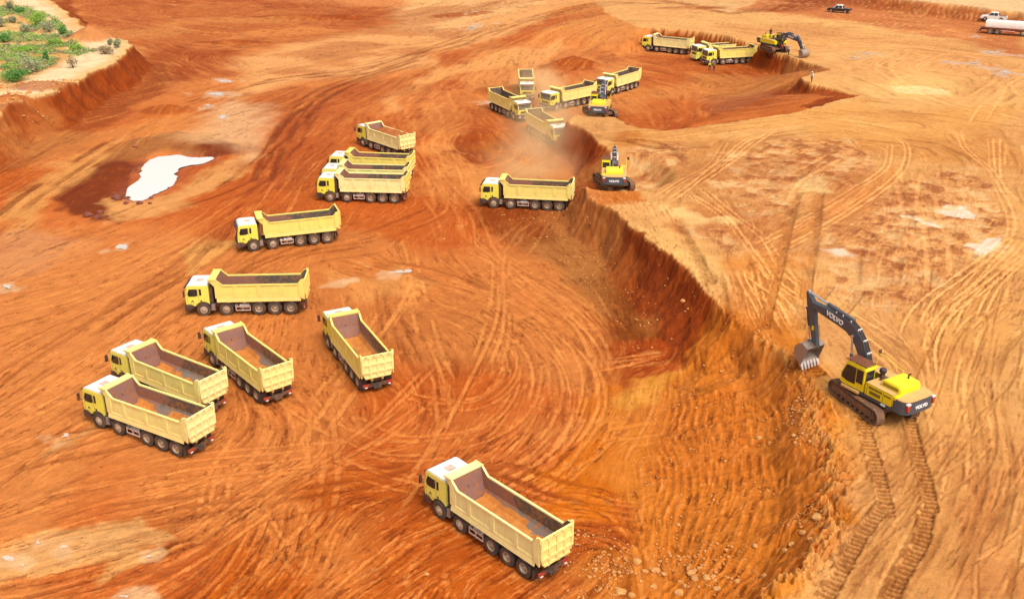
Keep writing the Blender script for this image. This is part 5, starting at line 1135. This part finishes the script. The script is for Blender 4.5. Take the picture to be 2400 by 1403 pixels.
# ------------------------------------------------------------------ pickups and water tanker at the far right
def make_pickup(paint, label, cat='pickup truck'):
    R_ = empty('pickup_truck'); tag(R_, label, cat)
    b = MB(); wa_ = lambda cx: [(cx + .42 * math.cos(math.radians(a)), .38 + .42 * math.sin(math.radians(a))) for a in (0, 30, 60, 90, 120, 150, 180)]
    low = [(-2.6, .45), (-2.6, .98), (-2.55, 1.02), (-.95, 1.02), (-.9, 1.0), (1.35, 1.0), (2.35, .92), (2.6, .78), (2.62, .42)] + wa_(1.62) + wa_(-1.55)
    b.prism(low, -.9, .9); bo = b.build('body', paint, R_, bevel=.04, smooth=True)
    bd = MB(); bd.box(-2.5, -1.02, -.78, .78, .985, 1.024); bd.build('load_bed', M['chassis'], bo)
    c = MB(); vs = [(-.92, -.82, 1.0), (1.28, -.82, 1.0), (.62, -.66, 1.72), (-.78, -.66, 1.72), (-.92, .82, 1.0), (1.28, .82, 1.0), (.62, .66, 1.72), (-.78, .66, 1.72)]
    c.add(vs, [(0, 1, 2, 3), (7, 6, 5, 4), (0, 4, 5, 1), (3, 2, 6, 7), (1, 5, 6, 2), (0, 3, 7, 4)]); co = c.build('cab', M['white_paint_and_glare'], R_, bevel=.04, smooth=True)  # white cab; on the black pickup it paints in the roof's reflection
    wn = MB()
    for s in (1, -1):
        Y = lambda z: s * (.823 - (z - 1.0) * .222 + .012)
        for xs in ([(-.80, 1.06), (-.72, 1.62), (-.05, 1.62), (-.05, 1.06)], [(.03, 1.06), (.03, 1.62), (.60, 1.62), (1.08, 1.06)]): wn = MB(); wn.add([(x, Y(z), z) for x, z in xs], [(0, 1, 2, 3)]); wn.build('side_window', M['glass'], co)
    w2 = MB(); w2.add([(1.235, -.74, 1.07), (1.235, .74, 1.07), (.70, .62, 1.66), (.70, -.62, 1.66)], [(0, 1, 2, 3)]); w2.build('windscreen', M['glass'], co); w2 = MB(); w2.add([(-.92, -.7, 1.1), (-.92, .7, 1.1), (-.815, .62, 1.62), (-.815, -.62, 1.62)], [(0, 1, 2, 3)]); w2.build('rear_window', M['glass'], co)
    for x in (1.62, -1.55):
        for s in (1, -1):
            wh = empty('wheel', (x, .80 * s, .38), 0, R_); setp(wh, R_); q = MB(); q.lathe([(.22, -.1), (.35, -.11), (.38, -.08), (.38, .08), (.35, .11), (.22, .1)], (0, 0, 0), 'y', 20); q.build('tyre', M['tyre'], wh, smooth=True)
            q = MB(); q.lathe([(.23, .1 * s), (.16, .06 * s), (.05, .1 * s), (.001, .1 * s)], (0, 0, 0), 'y', 14); q.build('rim', M['steel'], wh, smooth=True)
    for s in (1, -1):
        q = MB(); y1, y2 = sorted((.62 * s, .86 * s)); q.box(2.56, 2.63, y1, y2, .66, .78); q.build('headlight', M['lamp_glass'], R_)
        q = MB(); y1, y2 = sorted((.76 * s, .905 * s)); q.box(-2.62, -2.56, y1, y2, .62, .95); q.build('tail_light', M['red_lamp'], R_)
    q = MB(); q.box(-2.72, -2.58, -.85, .85, .42, .58); q.build('rear_bumper', M['chrome'], R_)
    q = MB(); q.tube([(-1.02, .7, 1.0), (-1.02, .7, 1.3), (-1.02, -.7, 1.3), (-1.02, -.7, 1.0)], .03, 6); q.build('roll_bar', M['hose'], R_)
    return R_
o = make_pickup(M['black_paint'], 'black pickup truck with a pale reflection painted onto its cab, alone on the far bench road'); place(o, 75.3, 245.5, hgt1(75.3, 245.5) + .02, 149)
o = make_pickup(M['white_paint_and_glare'], 'white pickup truck behind the tank of the white water tanker'); place(o, 103.9, 229.4, hgt1(103.9, 229.4) + .02, 150)
def make_tanker():
    R_ = empty('water_tanker'); tag(R_, 'white water tanker truck cut off by the right edge of the picture', 'tanker truck')
    L = 7.6; out = [(1.22, 1.35), (1.25, 1.6), (1.25, 2.5), (1.14, 2.66), (-1.14, 2.66), (-1.25, 2.5), (-1.25, 1.6), (-1.22, 1.35), (-.8, 1.15), (.8, 1.15)]
    t = MB(); t.prism(out, 0, L, 'x'); to = t.build('tank', M['white_paint_and_glare'], R_, bevel=.06, smooth=True)
    q = MB()
    for x in (.9, 3.4, 5.9): q.lathe([(.3, 2.66), (.3, 2.8), (.001, 2.82)], (x, 0, 0), 'z', 16)
    q.build('manhole', M['white_paint_and_glare'], to)
    q = MB()
    for s in (1, -1): q.box(-.1, 7.6, s * 1.15 - .08, s * 1.15 + .08, 1.08, 1.16); q.box(2.6, 5.6, s * 1.1 - .05, s * 1.1 + .05, .55, .68); q.box(2.6, 5.6, s * 1.1 - .05, s * 1.1 + .05, .82, .92, 1)
    for x in (2.7, 4.1, 5.4):
        for s in (1, -1): q.box(x, x + .08, s * 1.1 - .045, s * 1.1 + .045, .5, 1.1)
    q.build('side_guard', [M['red_lamp'], M['white_paint_and_glare']], R_)
    q = MB(); q.box(-.9, 11, -.5, .5, .75, 1.05); q.box(-1.0, -.85, -1.1, 1.1, .5, .75); q.box(-.9, 0, -1.0, 1.0, 1.05, 1.12); q.build('chassis', M['chassis'], R_)
    for s in (1, -1): q = MB(); y1, y2 = sorted((.7 * s, 1.1 * s)); q.box(-1.03, -.99, y1, y2, .55, .70); q.build('tail_light', M['red_lamp'], R_)
    for x, du in ((1.1, True), (2.45, True), (7.2, False)):
        for s in (1, -1): wheel(x, s, du, R_)
    c = MB(); c.prism([(8.0, .9), (8.0, 2.8), (8.2, 2.95), (9.6, 2.95), (10.1, 1.9), (10.1, .9)], -1.2, 1.2); co = c.build('cab', M['white_paint_and_glare'], R_, bevel=.06, smooth=True)
    c = MB()
    for s in (1, -1): c.prism([(8.7, 1.9), (8.7, 2.6), (9.5, 2.6), (9.8, 1.9)], s * 1.202, s * 1.212)
    c.build('side_window', M['glass'], co)
    return R_
o = make_tanker(); place(o, 96.6, 216.2, hgt1(98, 215) + .02, -31)

# ------------------------------------------------------------------ people
def skin_mesh(chains, name, mat, parent, sub=1):
    me = bpy.data.meshes.new(name); vs = []; es = []; rs = []; key = {}
    for ch in chains:
        prev = None
        for p, r in ch:
            k = tuple(round(c, 3) for c in p)
            if k not in key: key[k] = len(vs); vs.append(p); rs.append(r)
            i = key[k]
            if prev is not None: es.append((prev, i))
            prev = i
    me.from_pydata(vs, es, []); o = bpy.data.objects.new(name, me); C.objects.link(o); md = o.modifiers.new('s', 'SKIN')
    for i, d in enumerate(me.skin_vertices[0].data): d.radius = (rs[i], rs[i]) if not isinstance(rs[i], tuple) else rs[i]; d.use_root = (i == 0)
    if sub: o.modifiers.new('u', 'SUBSURF').levels = sub; o.modifiers['u'].render_levels = sub
    bpy.context.view_layer.update()
    me2 = bpy.data.meshes.new_from_object(o.evaluated_get(bpy.context.evaluated_depsgraph_get())); me2.materials.clear(); me2.materials.append(mat)
    me2.polygons.foreach_set('use_smooth', [True] * len(me2.polygons)); bpy.data.objects.remove(o)
    o = bpy.data.objects.new(name, me2); C.objects.link(o); setp(o, parent); return o
M['skin'] = soil_plain('skin', (.16, .075, .04, 1), (.13, .06, .03, 1), 3, .05)
def cloth(name, c): M[name] = soil_plain(name, c, tuple(x * .8 for x in c[:3]) + (1,), 6, .3)
cloth('cloth_dark', (.03, .03, .04, 1)); cloth('cloth_white', (.75, .75, .72, 1)); cloth('vest_yellow', (.80, .70, .08, 1)); cloth('vest_olive', (.20, .22, .04, 1)); cloth('cloth_red', (.55, .04, .02, 1)); cloth('helmet_white', (.8, .8, .8, 1)); cloth('hair_black', (.015, .012, .01, 1))
def person(x, y, z, deg, top, label, hat='hair_black', bend=0.0, group=None):
    R_ = empty('person', (x, y, z), math.radians(deg)); tag(R_, label, 'person', group)
    P = lambda a, b, c: (a, b, c)
    hip = (0, 0, .95); ch = (0.02 + bend, 0, 1.38); nk = (0.03 + bend * 1.2, 0, 1.50); hd = (0.05 + bend * 1.3, 0, 1.64)
    body = [[(hip, .11), ((.01 + bend * .5, 0, 1.15), (.13, .10)), (ch, (.15, .10)), (nk, .05), ((.04 + bend * 1.25, 0, 1.57), .06), (hd, .095), ((.05 + bend * 1.3, 0, 1.72), .07)]]
    for s in (1, -1):
        sh = (ch[0], .18 * s, 1.42); el = (ch[0] - .02, .25 * s, 1.12); wr = (ch[0] + .10, .24 * s, .88); pm = (wr[0] + .03, .235 * s, .81)
        body += [[(ch, (.15, .10)), (sh, .055), (el, .040), (wr, .028), (pm, .03)]]
        for k in range(4): body += [[(pm, .03), ((pm[0] + .02 - .015 * k, pm[1] - .01 * s, .74 - .006 * abs(k - 1)), .009), ((pm[0] + .025 - .015 * k, pm[1] - .03 * s, .71), .008)]]
        body += [[(pm, .03), ((pm[0] + .05, pm[1] - .02 * s, .79), .010), ((pm[0] + .065, pm[1] - .03 * s, .76), .009)]]
        st = .06 * s
        body += [[(hip, .11), ((0, .10 * s, .88), .085), ((.03 + st * .5, .11 * s, .50), .058), ((st, .12 * s, .12), .038), ((st, .12 * s, .05), .042), ((st + .16, .13 * s, .03), .032)]]
    b = skin_mesh(body, 'body', M['skin'], R_)
    shirt = [[(hip, (.13, .12)), ((.01 + bend * .5, 0, 1.15), (.15, .12)), (ch, (.17, .12)), ((ch[0], 0, 1.46), .08)]]
    for s in (1, -1): shirt += [[(ch, (.17, .12)), ((ch[0], .18 * s, 1.42), .07), ((ch[0] - .02, .25 * s, 1.12), .055), ((ch[0] + .06, .245 * s, .95), .045)]]
    skin_mesh(shirt, 'shirt', M[top], R_)
    tr = [[((0, 0, 1.0), (.13, .12)), ((0, 0, .90), (.13, .12))]]
    for s in (1, -1): tr += [[((0, 0, .90), (.13, .12)), ((0, .10 * s, .85), .10), ((.03 + .03 * s, .11 * s, .50), .075), ((.06 * s, .12 * s, .10), .06)]]
    skin_mesh(tr, 'trousers', M['cloth_dark'], R_)
    h = MB(); h.lathe([(.115, -.01), (.112, .04), (.085, .09), (.04, .115), (.001, .12)], (hd[0], 0, hd[2] + .02), 'z', 14)
    if hat != 'hair_black': h.box(hd[0] + .08, hd[0] + .18, -.07, .07, hd[2] + .01, hd[2] + .025)
    h.build('hard_hat' if hat != 'hair_black' else 'hair', M[hat], R_, smooth=True)
    for s in (1, -1): q = MB(); q.lathe([(.001, 0), (.012, .004), (.001, .012)], (hd[0] + .088, .035 * s, hd[2] + .0), 'x', 8); q.build('eye', M['cloth_white'], R_)
    return R_
def gp(u, v, z): x, y = G(u, v, z); return x, y, hgt1(x, y) + .02
person(*gp(1662.5, 166, 0), -80, 'vest_yellow', 'person in a yellow top standing left of another by the truck wheel', hat='helmet_white')
person(*gp(1673, 167, 0), -100, 'vest_olive', 'person in a dark olive top standing right of another by the truck wheel')
person(*gp(1902, 194, HP), 190, 'cloth_white', 'person in a white top and helmet standing alone on the bench edge', hat='helmet_white')
person(*gp(1849, 122, HP), 200, 'cloth_white', 'person in a white top standing under the boom of the far excavator', hat='helmet_white')
person(*gp(1834, 117, HP), 120, 'cloth_red', 'person in red bending at the tracks of the far excavator', bend=.25)
person(48.8, 199.6, hgt1(49.6, 199.0) + 2.33, 60, 'cloth_dark', 'person in dark clothes standing on the engine deck of the far excavator')

# ------------------------------------------------------------------ rocks
def rock_mesh(seed, r=1.0, sub=2):
    bm = bmesh.new(); bmesh.ops.create_icosphere(bm, subdivisions=sub, radius=r); rd = random.Random(seed); o = [rd.random() * 50 for _ in range(3)]
    cuts = [(Vector((rd.gauss(0, 1), rd.gauss(0, 1), rd.gauss(0, 1))).normalized(), .55 + .35 * rd.random()) for _ in range(9)]
    for v in bm.verts:
        p = v.co.copy()
        for nn, dd in cuts:
            q = p.dot(nn)
            if q > dd * r: p -= nn * (q - dd * r)
        f = 1 + .18 * (float(vnoise(np.array([p.x * 3 + o[0]]), np.array([p.y * 3 + p.z * 2 + o[1]]))[0]) - .5); v.co = Vector((p.x * f, p.y * f, p.z * f * .75))
    me = bpy.data.meshes.new('rock'); bm.to_mesh(me); bm.free(); return me
RM = [rock_mesh(i) for i in range(6)]
for m_ in RM: m_.materials.append(M['rock'])
RD = []
for m_ in RM: q = m_.copy(); q.materials.clear(); q.materials.append(M['rock_dark']); RD.append(q)
def rock(u, v, z, r, i, dark, label, group):
    x, y = G(u, v, z)
    for _ in range(3): zz = hgt1(x, y); x, y = G(u, v, zz)
    o = bpy.data.objects.new('boulder' if r > .5 else 'rock', (RD if dark else RM)[i % 6]); C.objects.link(o); r *= .82; o.location = (x, y, zz + r * .12); o.scale = (r, r * (.7 + .4 * random.random()), r * .9); o.rotation_euler = (0, 0, random.random() * 6.3); tag(o, label, 'rock', group)
gB = 'rocks along the pond bank'
for i, (u, v, r, lab) in enumerate([(274, 466, .95, 'largest brown boulder at the lower left end of the pond'), (297, 466, .62, 'round brown boulder touching the pond beside the largest one'), (296, 477, .5, None), (328, 478, .6, 'brown rock just below the tip of the pond'), (354, 465, .4, None),
        (322, 404, .3, None), (340, 402, .4, 'dark rock in the water at the left shore of the pond'), (410, 422, .26, 'small dark rock on the right shore of the pond, the upper one'), (394, 441, .28, 'small dark rock on the right shore of the pond, the lower one'), (208, 506, .8, 'brown boulder at the foot of the dark spoil, lower left of the pond'), (228, 510, .5, None), (235, 498, .5, None), (248, 508, .4, None), (352, 477, .4, None), (316, 345, .4, None)]):
    rock(u, v, -.05, r, i, True, lab or 'small brown rock among others on the pond bank', gB)
gS = 'rocks on the dug slope'
for i, (u, v, z, r, lab) in enumerate([(1780, 1027, 2, .30, 'single pale round stone in the middle of the dug slope'), (1916, 1212, 4, .42, 'pale block lying on the lip of the slope, the biggest there'), (1941, 1245, 4, .17, 'small pale stone on the flat bench right of the lip'), (1494, 1316, 0, .38, 'leftmost pale rock of the row at the bottom of the slope'), (1536, 1338, 0, .40, 'rounded pale rock in the row at the slope bottom, second from the left'),
        (1510, 1338, 0, .24, None), (1556, 1345, 0, .22, None), (1620, 1344, .3, .38, 'pale rock in the row at the slope bottom, nearest the centre'), (1628, 1356, .3, .3, None), (1658, 1355, .5, .36, None), (1672, 1352, .5, .26, None), (1640, 1332, .3, .22, None), (1592, 1390, 0, .42, 'large pale rock at the bottom edge below the row'), (1502, 1362, 0, .2, None), (1530, 1375, 0, .28, None), (1455, 1388, 0, .42, 'brown broken rock at the bottom edge, left end'), (1680, 1380, .6, .3, None), (1725, 1362, 1, .25, None),
        (1690, 870, .6, .16, None), (1650, 856, .4, .14, None), (1740, 955, 1.2, .16, None), (1632, 956, .5, .15, None), (1590, 1230, .4, .2, None), (1882, 1250, 3, .32, 'pale rock half buried just below the lip'), (1900, 1264, 3.2, .25, None), (1855, 1275, 2.6, .28, None), (1925, 1150, 3.9, .22, None), (1770, 1280, 1.6, .28, None), (1840, 1290, 2.3, .25, None), (1790, 1350, 2, .3, None), (1860, 1020, 3, .22, None), (1700, 1080, 1, .16, None), (1800, 1150, 2, .18, None), (1480, 1395, 0, .3, None)]):
    rock(u, v, z, r, i, False, lab or 'small pale stone among others on the dug slope', gS)
for i, (u, v, r, z) in enumerate([(1600, 705, .24, 0), (1168, 1170, .2, 0), (1040, 560, .2, 0), (1000, 1345, .2, 0)]):
    rock(u, v, z, r, i, False, 'small pale stone lying alone on the pit floor', 'stray stones on the pit floor')
# rubble: crumbs nobody could count
def rubble():
    rr_ = np.random.default_rng(11); vs, fs = [], []; ico = bmesh.new(); bmesh.ops.create_icosphere(ico, subdivisions=1, radius=1); base = np.array([v.co[:] for v in ico.verts]); bf = np.array([[v.index for v in f.verts] for f in ico.faces]); ico.free()
    spots = []
    def zone(pts, z, n, r0, r1):
        P = GL(pts, z); lo, hi = P.min(0), P.max(0); k = 0
        while k < n:
            q = lo + (hi - lo) * rr_.random((2000, 2)); d, _, _ = poly_sdf(P, q[:, 0].copy(), q[:, 1].copy()); q = q[(d > 0) & (fbm(q[:, 0], q[:, 1], 2.5, 2) > .36 + .2 * rr_.random(2000))][:n - k]; k += len(q)
            for x, y in q: spots.append((x, y, r0 + (r1 - r0) * rr_.random() ** 6))
    zone(SLOPE_COL[0][0], 1.5, 2600, .02, .09); zone([(1400, 1300), (1700, 1300), (1800, 1403), (1350, 1403)], 0, 700, .03, .14)
    zone([(1880, 900), (1930, 1000), (1945, 1120), (1935, 1250), (1880, 1330), (1860, 1200), (1870, 1050), (1840, 930)], 3.6, 450, .04, .13)
    zone([(1150, 490), (1440, 480), (1640, 690), (1700, 780), (1500, 860), (1400, 700)], 0, 1600, .03, .11); zone([(0, 250), (200, 240), (60, 330), (0, 340)], 0, 500, .06, .3); zone([(1330, 1240), (1480, 1230), (1500, 1403), (1200, 1403)], 0, 500, .03, .12)
    A = np.array(spots); Hh = height(A[:, 0].copy(), A[:, 1].copy())[0]
    V = []; Fc = []
    for k, (x, y, r) in enumerate(spots):
        sc = r * (.7 + .6 * rr_.random((1, 3))) * [1, 1, .75]; a = rr_.random() * 6.3; c, s = math.cos(a), math.sin(a); b = base * (1 + .35 * (rr_.random((len(base), 1)) - .5)) * sc
        V.append(np.stack([b[:, 0] * c - b[:, 1] * s + x, b[:, 0] * s + b[:, 1] * c + y, b[:, 2] + Hh[k] + r * .35], 1)); Fc.append(bf + k * len(base))
    V = np.vstack(V); Fc = np.vstack(Fc); me = bpy.data.meshes.new('rubble'); me.from_pydata(V.tolist(), [], Fc.tolist()); me.materials.append(M['rubble']); o = bpy.data.objects.new('rubble', me); C.objects.link(o)
    tag(o, 'loose crumbs of soil and gravel scattered on the slopes', 'rubble', kind='stuff')
rubble()

# ------------------------------------------------------------------ plants on the left bench
def leaf_mat(name, a, b):
    m, nt, p = new_mat(name); tc = N(nt, 'ShaderNodeTexCoord'); n1 = N(nt, 'ShaderNodeTexNoise', Scale=1.4, Detail=3.0); nt.links.new(tc.outputs['Object'], n1.inputs['Vector'])
    nt.links.new(mixc(nt, ramp(nt, n1.outputs['Fac'], .35, .65), a, b), p.inputs['Base Color']); p.inputs['Roughness'].default_value = .7; return m
M['leaf_green'] = leaf_mat('leaf_green', (.20, .34, .035, 1), (.30, .46, .06, 1)); M['leaf_dark'] = leaf_mat('leaf_dark', (.07, .20, .03, 1), (.14, .30, .05, 1)); M['leaf_sage'] = leaf_mat('leaf_sage', (.27, .28, .13, 1), (.38, .37, .20, 1)); M['leaf_dry'] = leaf_mat('leaf_dry', (.36, .24, .11, 1), (.26, .18, .09, 1))
M['bark'] = soil_plain('bark', (.14, .08, .04, 1), (.08, .05, .03, 1), 5)
def leaf_cloud(lobes, n, size, seed, mb=None):
    rd = random.Random(seed); mb = mb or MB(); ws = [l[3] * l[4] * l[5] for l in lobes]
    for _ in range(n):
        l = rd.choices(lobes, ws)[0]; d = Vector((rd.gauss(0, 1), rd.gauss(0, 1), rd.gauss(0, 1))).normalized(); rad = rd.random() ** .4 * (.8 + .35 * rd.random()); c = Vector((l[0] + d.x * l[3] * rad, l[1] + d.y * l[4] * rad, l[2] + d.z * l[5] * rad))
        if c.z < .03: continue
        a = Vector((rd.gauss(0, 1), rd.gauss(0, 1), rd.gauss(0, .6))).normalized(); b = a.cross(Vector((rd.gauss(0, 1), rd.gauss(0, 1), rd.gauss(0, 1)))).normalized(); s = size * (.6 + .8 * rd.random())
        mb.add([c - a * s, c - b * s * .5, c + a * s, c + b * s * .5], [(0, 1, 2, 3)])
    return mb
def bush(u, v, w_, h, mat, label, seed, dens=1.0, leaf=.13, cat='shrub', group=None):
    x, y, z = gp(u, v, HP); R_ = empty('shrub', (x, y, z - .05), seed); tag(R_, label, cat, group); rd = random.Random(seed); lobes = []
    for k in range(max(3, int(5 * w_ / 2))):
        a = rd.random() * 2 * PI; q = rd.random() ** .5 * .62; lobes.append((math.cos(a) * w_ * .5 * q, math.sin(a) * w_ * .38 * q, h * (.40 + .25 * rd.random()), w_ * (.20 + .10 * rd.random()), w_ * (.18 + .08 * rd.random()), h * (.32 + .14 * rd.random())))
    leaf_cloud(lobes, int(650 * dens * max(1, w_ / 2)), leaf, seed).build('foliage', M[mat], R_)
    st = MB()
    for l in lobes: st.tube([(0, 0, 0), (l[0] * .5, l[1] * .5, l[2] * .5), (l[0], l[1], l[2] + l[5] * .4)], [.06, .04, .015], 5)
    st.build('stem', M['bark'], R_)
gV = 'shrubs on the left bench'
for a in [(88, 62, 5.2, 3.2, 'leaf_green', 'rounded light green shrub, tallest on the left bench', 1, 1.3), (148, 84, 2.8, 2.2, 'leaf_dark', 'dark green shrub on bare ground right of the tall light green one', 2), (46, 32, 3.0, 1.4, 'leaf_dark', 'small dark green shrub near the top of the left bench', 3), (116, 76, 4.2, 2.4, 'leaf_sage', 'grey green shrub between the tall light one and the dark one', 4),
          (36, 190, 5.6, 2.2, 'leaf_dark', 'broad dark green shrub at the left edge above the cut', 5, 1.4), (78, 170, 4.6, 2.4, 'leaf_sage', 'grey green shrub behind the broad dark green one at the left edge', 6, 1.2), (172, 160, 2.6, 2.4, 'leaf_dry', 'leafless brown shrub alone on the pale sand', 7, .35), (278, 112, 2.4, 1.8, 'leaf_sage', 'grey green shrub at the far corner of the left bench', 8), (246, 126, 4.0, 1.6, 'leaf_dry', 'dry brown scrub near the corner of the left bench', 9, .8),
          (130, 108, 3.8, 1.5, 'leaf_green', 'bright green low shrub below the dark one', 10), (108, 144, 1.6, 1.8, 'leaf_dark', 'narrow green bush standing alone in the scrub', 11), (28, 54, 2.4, 1.6, 'leaf_sage', 'grey shrub left of the tall light green one', 12), (176, 118, 3.4, 1.0, 'leaf_green', 'low light green shrub between scrub and the soil mound', 13), (60, 78, 4.0, 2.0, 'leaf_sage', 'grey brown shrub just below the tall light green one', 14), (10, 100, 3.6, 1.8, 'leaf_dark', 'green shrub at the left picture edge, upper one', 15), (60, 122, 4.2, 1.2, 'leaf_green', 'flat light green shrub in the middle of the scrub', 16), (258, 106, 1.6, 1.2, 'leaf_sage', 'smallest grey green shrub beside the corner one', 17), (78, 148, 3.0, 1.0, 'leaf_green', 'low bright green shrub above the grey green one at the left edge', 18), (22, 26, 2.6, 2.6, 'leaf_sage', 'pale grey shrub at the upper left picture corner', 19), (162, 92, 2.4, .9, 'leaf_sage', 'low grey bush right of the dark green shrub', 20), (4, 64, 3.4, 2.2, 'leaf_sage', 'grey shrub cut by the left picture edge', 21)]:
    bush(*a[:7], dens=a[7] if len(a) > 7 else 1.0, group=gV)
def cover():
    rd = random.Random(5); P = GL([(-80, 20), (60, 15), (130, 40), (180, 80), (190, 110), (240, 120), (150, 140), (110, 165), (-120, 210)], HP); lo, hi = P.min(0), P.max(0); mb = MB(); k = 0; q = lo + (hi - lo) * np.random.default_rng(8).random((16000, 2)); d, _, _ = poly_sdf(P, q[:, 0].copy(), q[:, 1].copy()); q = q[(d > .5) & (fbm(q[:, 0].copy(), q[:, 1].copy(), 7, 3) > .42)][:2800]; Hh = height(q[:, 0].copy(), q[:, 1].copy())[0]
    for (x, y), z in zip(q, Hh):
        s = .3 + .55 * rd.random(); mi = rd.choice([0, 0, 1, 2, 2, 3])
        for _ in range(16):
            c = Vector((x + rd.gauss(0, s * .5), y + rd.gauss(0, s * .5), z + rd.random() * s * .7 + .05)); a = Vector((rd.gauss(0, 1), rd.gauss(0, 1), rd.gauss(0, .7))).normalized() * .15; b = a.cross(Vector((rd.gauss(0, 1), rd.gauss(0, 1), rd.gauss(0, 1)))).normalized() * .08
            mb.add([c - a, c - b, c + a, c + b], [(0, 1, 2, 3)], mi)
    o = mb.build('ground_cover', [M['leaf_green'], M['leaf_dark'], M['leaf_sage'], M['leaf_dry']]); tag(o, 'low scrub and weeds covering the left bench', 'ground cover', kind='stuff')
cover()

# ------------------------------------------------------------------ drifting dust
def dust(u, v, z, rx, ry, rz, dens, label, seed):
    x, y = G(u, v, z); bm = bmesh.new(); bmesh.ops.create_icosphere(bm, subdivisions=3, radius=1)
    me = bpy.data.meshes.new('dust_cloud'); bm.to_mesh(me); bm.free(); m = bpy.data.materials.new('dust'); m.use_nodes = True; nt = m.node_tree; nt.nodes.clear()
    out = nt.nodes.new('ShaderNodeOutputMaterial'); pv = nt.nodes.new('ShaderNodeVolumePrincipled'); pv.inputs['Color'].default_value = (1, .76, .42, 1); pv.inputs['Anisotropy'].default_value = .0
    tc = N(nt, 'ShaderNodeTexCoord'); ln = N(nt, 'ShaderNodeVectorMath', operation='LENGTH'); nt.links.new(tc.outputs['Object'], ln.inputs[0])
    mr = N(nt, 'ShaderNodeMapRange'); mr.interpolation_type = 'SMOOTHSTEP'; nt.links.new(ln.outputs['Value'], mr.inputs[0]); mr.inputs[1].default_value = 1.0; mr.inputs[2].default_value = .1; mr.inputs[3].default_value = 0; mr.inputs[4].default_value = 1
    ns = N(nt, 'ShaderNodeTexNoise', Scale=2.2, Detail=3.0); nt.links.new(tc.outputs['Object'], ns.inputs['Vector']); rp = ramp(nt, ns.outputs['Fac'], .35, .65, (.15, .15, .15, 1))
    mu = N(nt, 'ShaderNodeMath', operation='MULTIPLY'); nt.links.new(mr.outputs[0], mu.inputs[0]); nt.links.new(rp, mu.inputs[1]); m2 = N(nt, 'ShaderNodeMath', operation='MULTIPLY'); nt.links.new(mu.outputs[0], m2.inputs[0]); m2.inputs[1].default_value = dens
    nt.links.new(m2.outputs[0], pv.inputs['Density']); nt.links.new(pv.outputs[0], out.inputs['Volume']); me.materials.append(m)
    o = bpy.data.objects.new('dust_cloud', me); C.objects.link(o); o.location = (x, y, z); o.scale = (rx, ry, rz); tag(o, label, 'dust', kind='stuff')
dust(1290, 300, 2.5, 8.5, 15, 5.0, .13, 'dust cloud round the truck driving toward the camera', 1)
dust(1245, 385, 2.5, 8, 10, 5, .13, 'thin dust drifting over the side-on truck by the cut wall', 2)
dust(1265, 205, 2.5, 6, 8, 5, .2, 'thin dust between the trucks of the ring', 3)
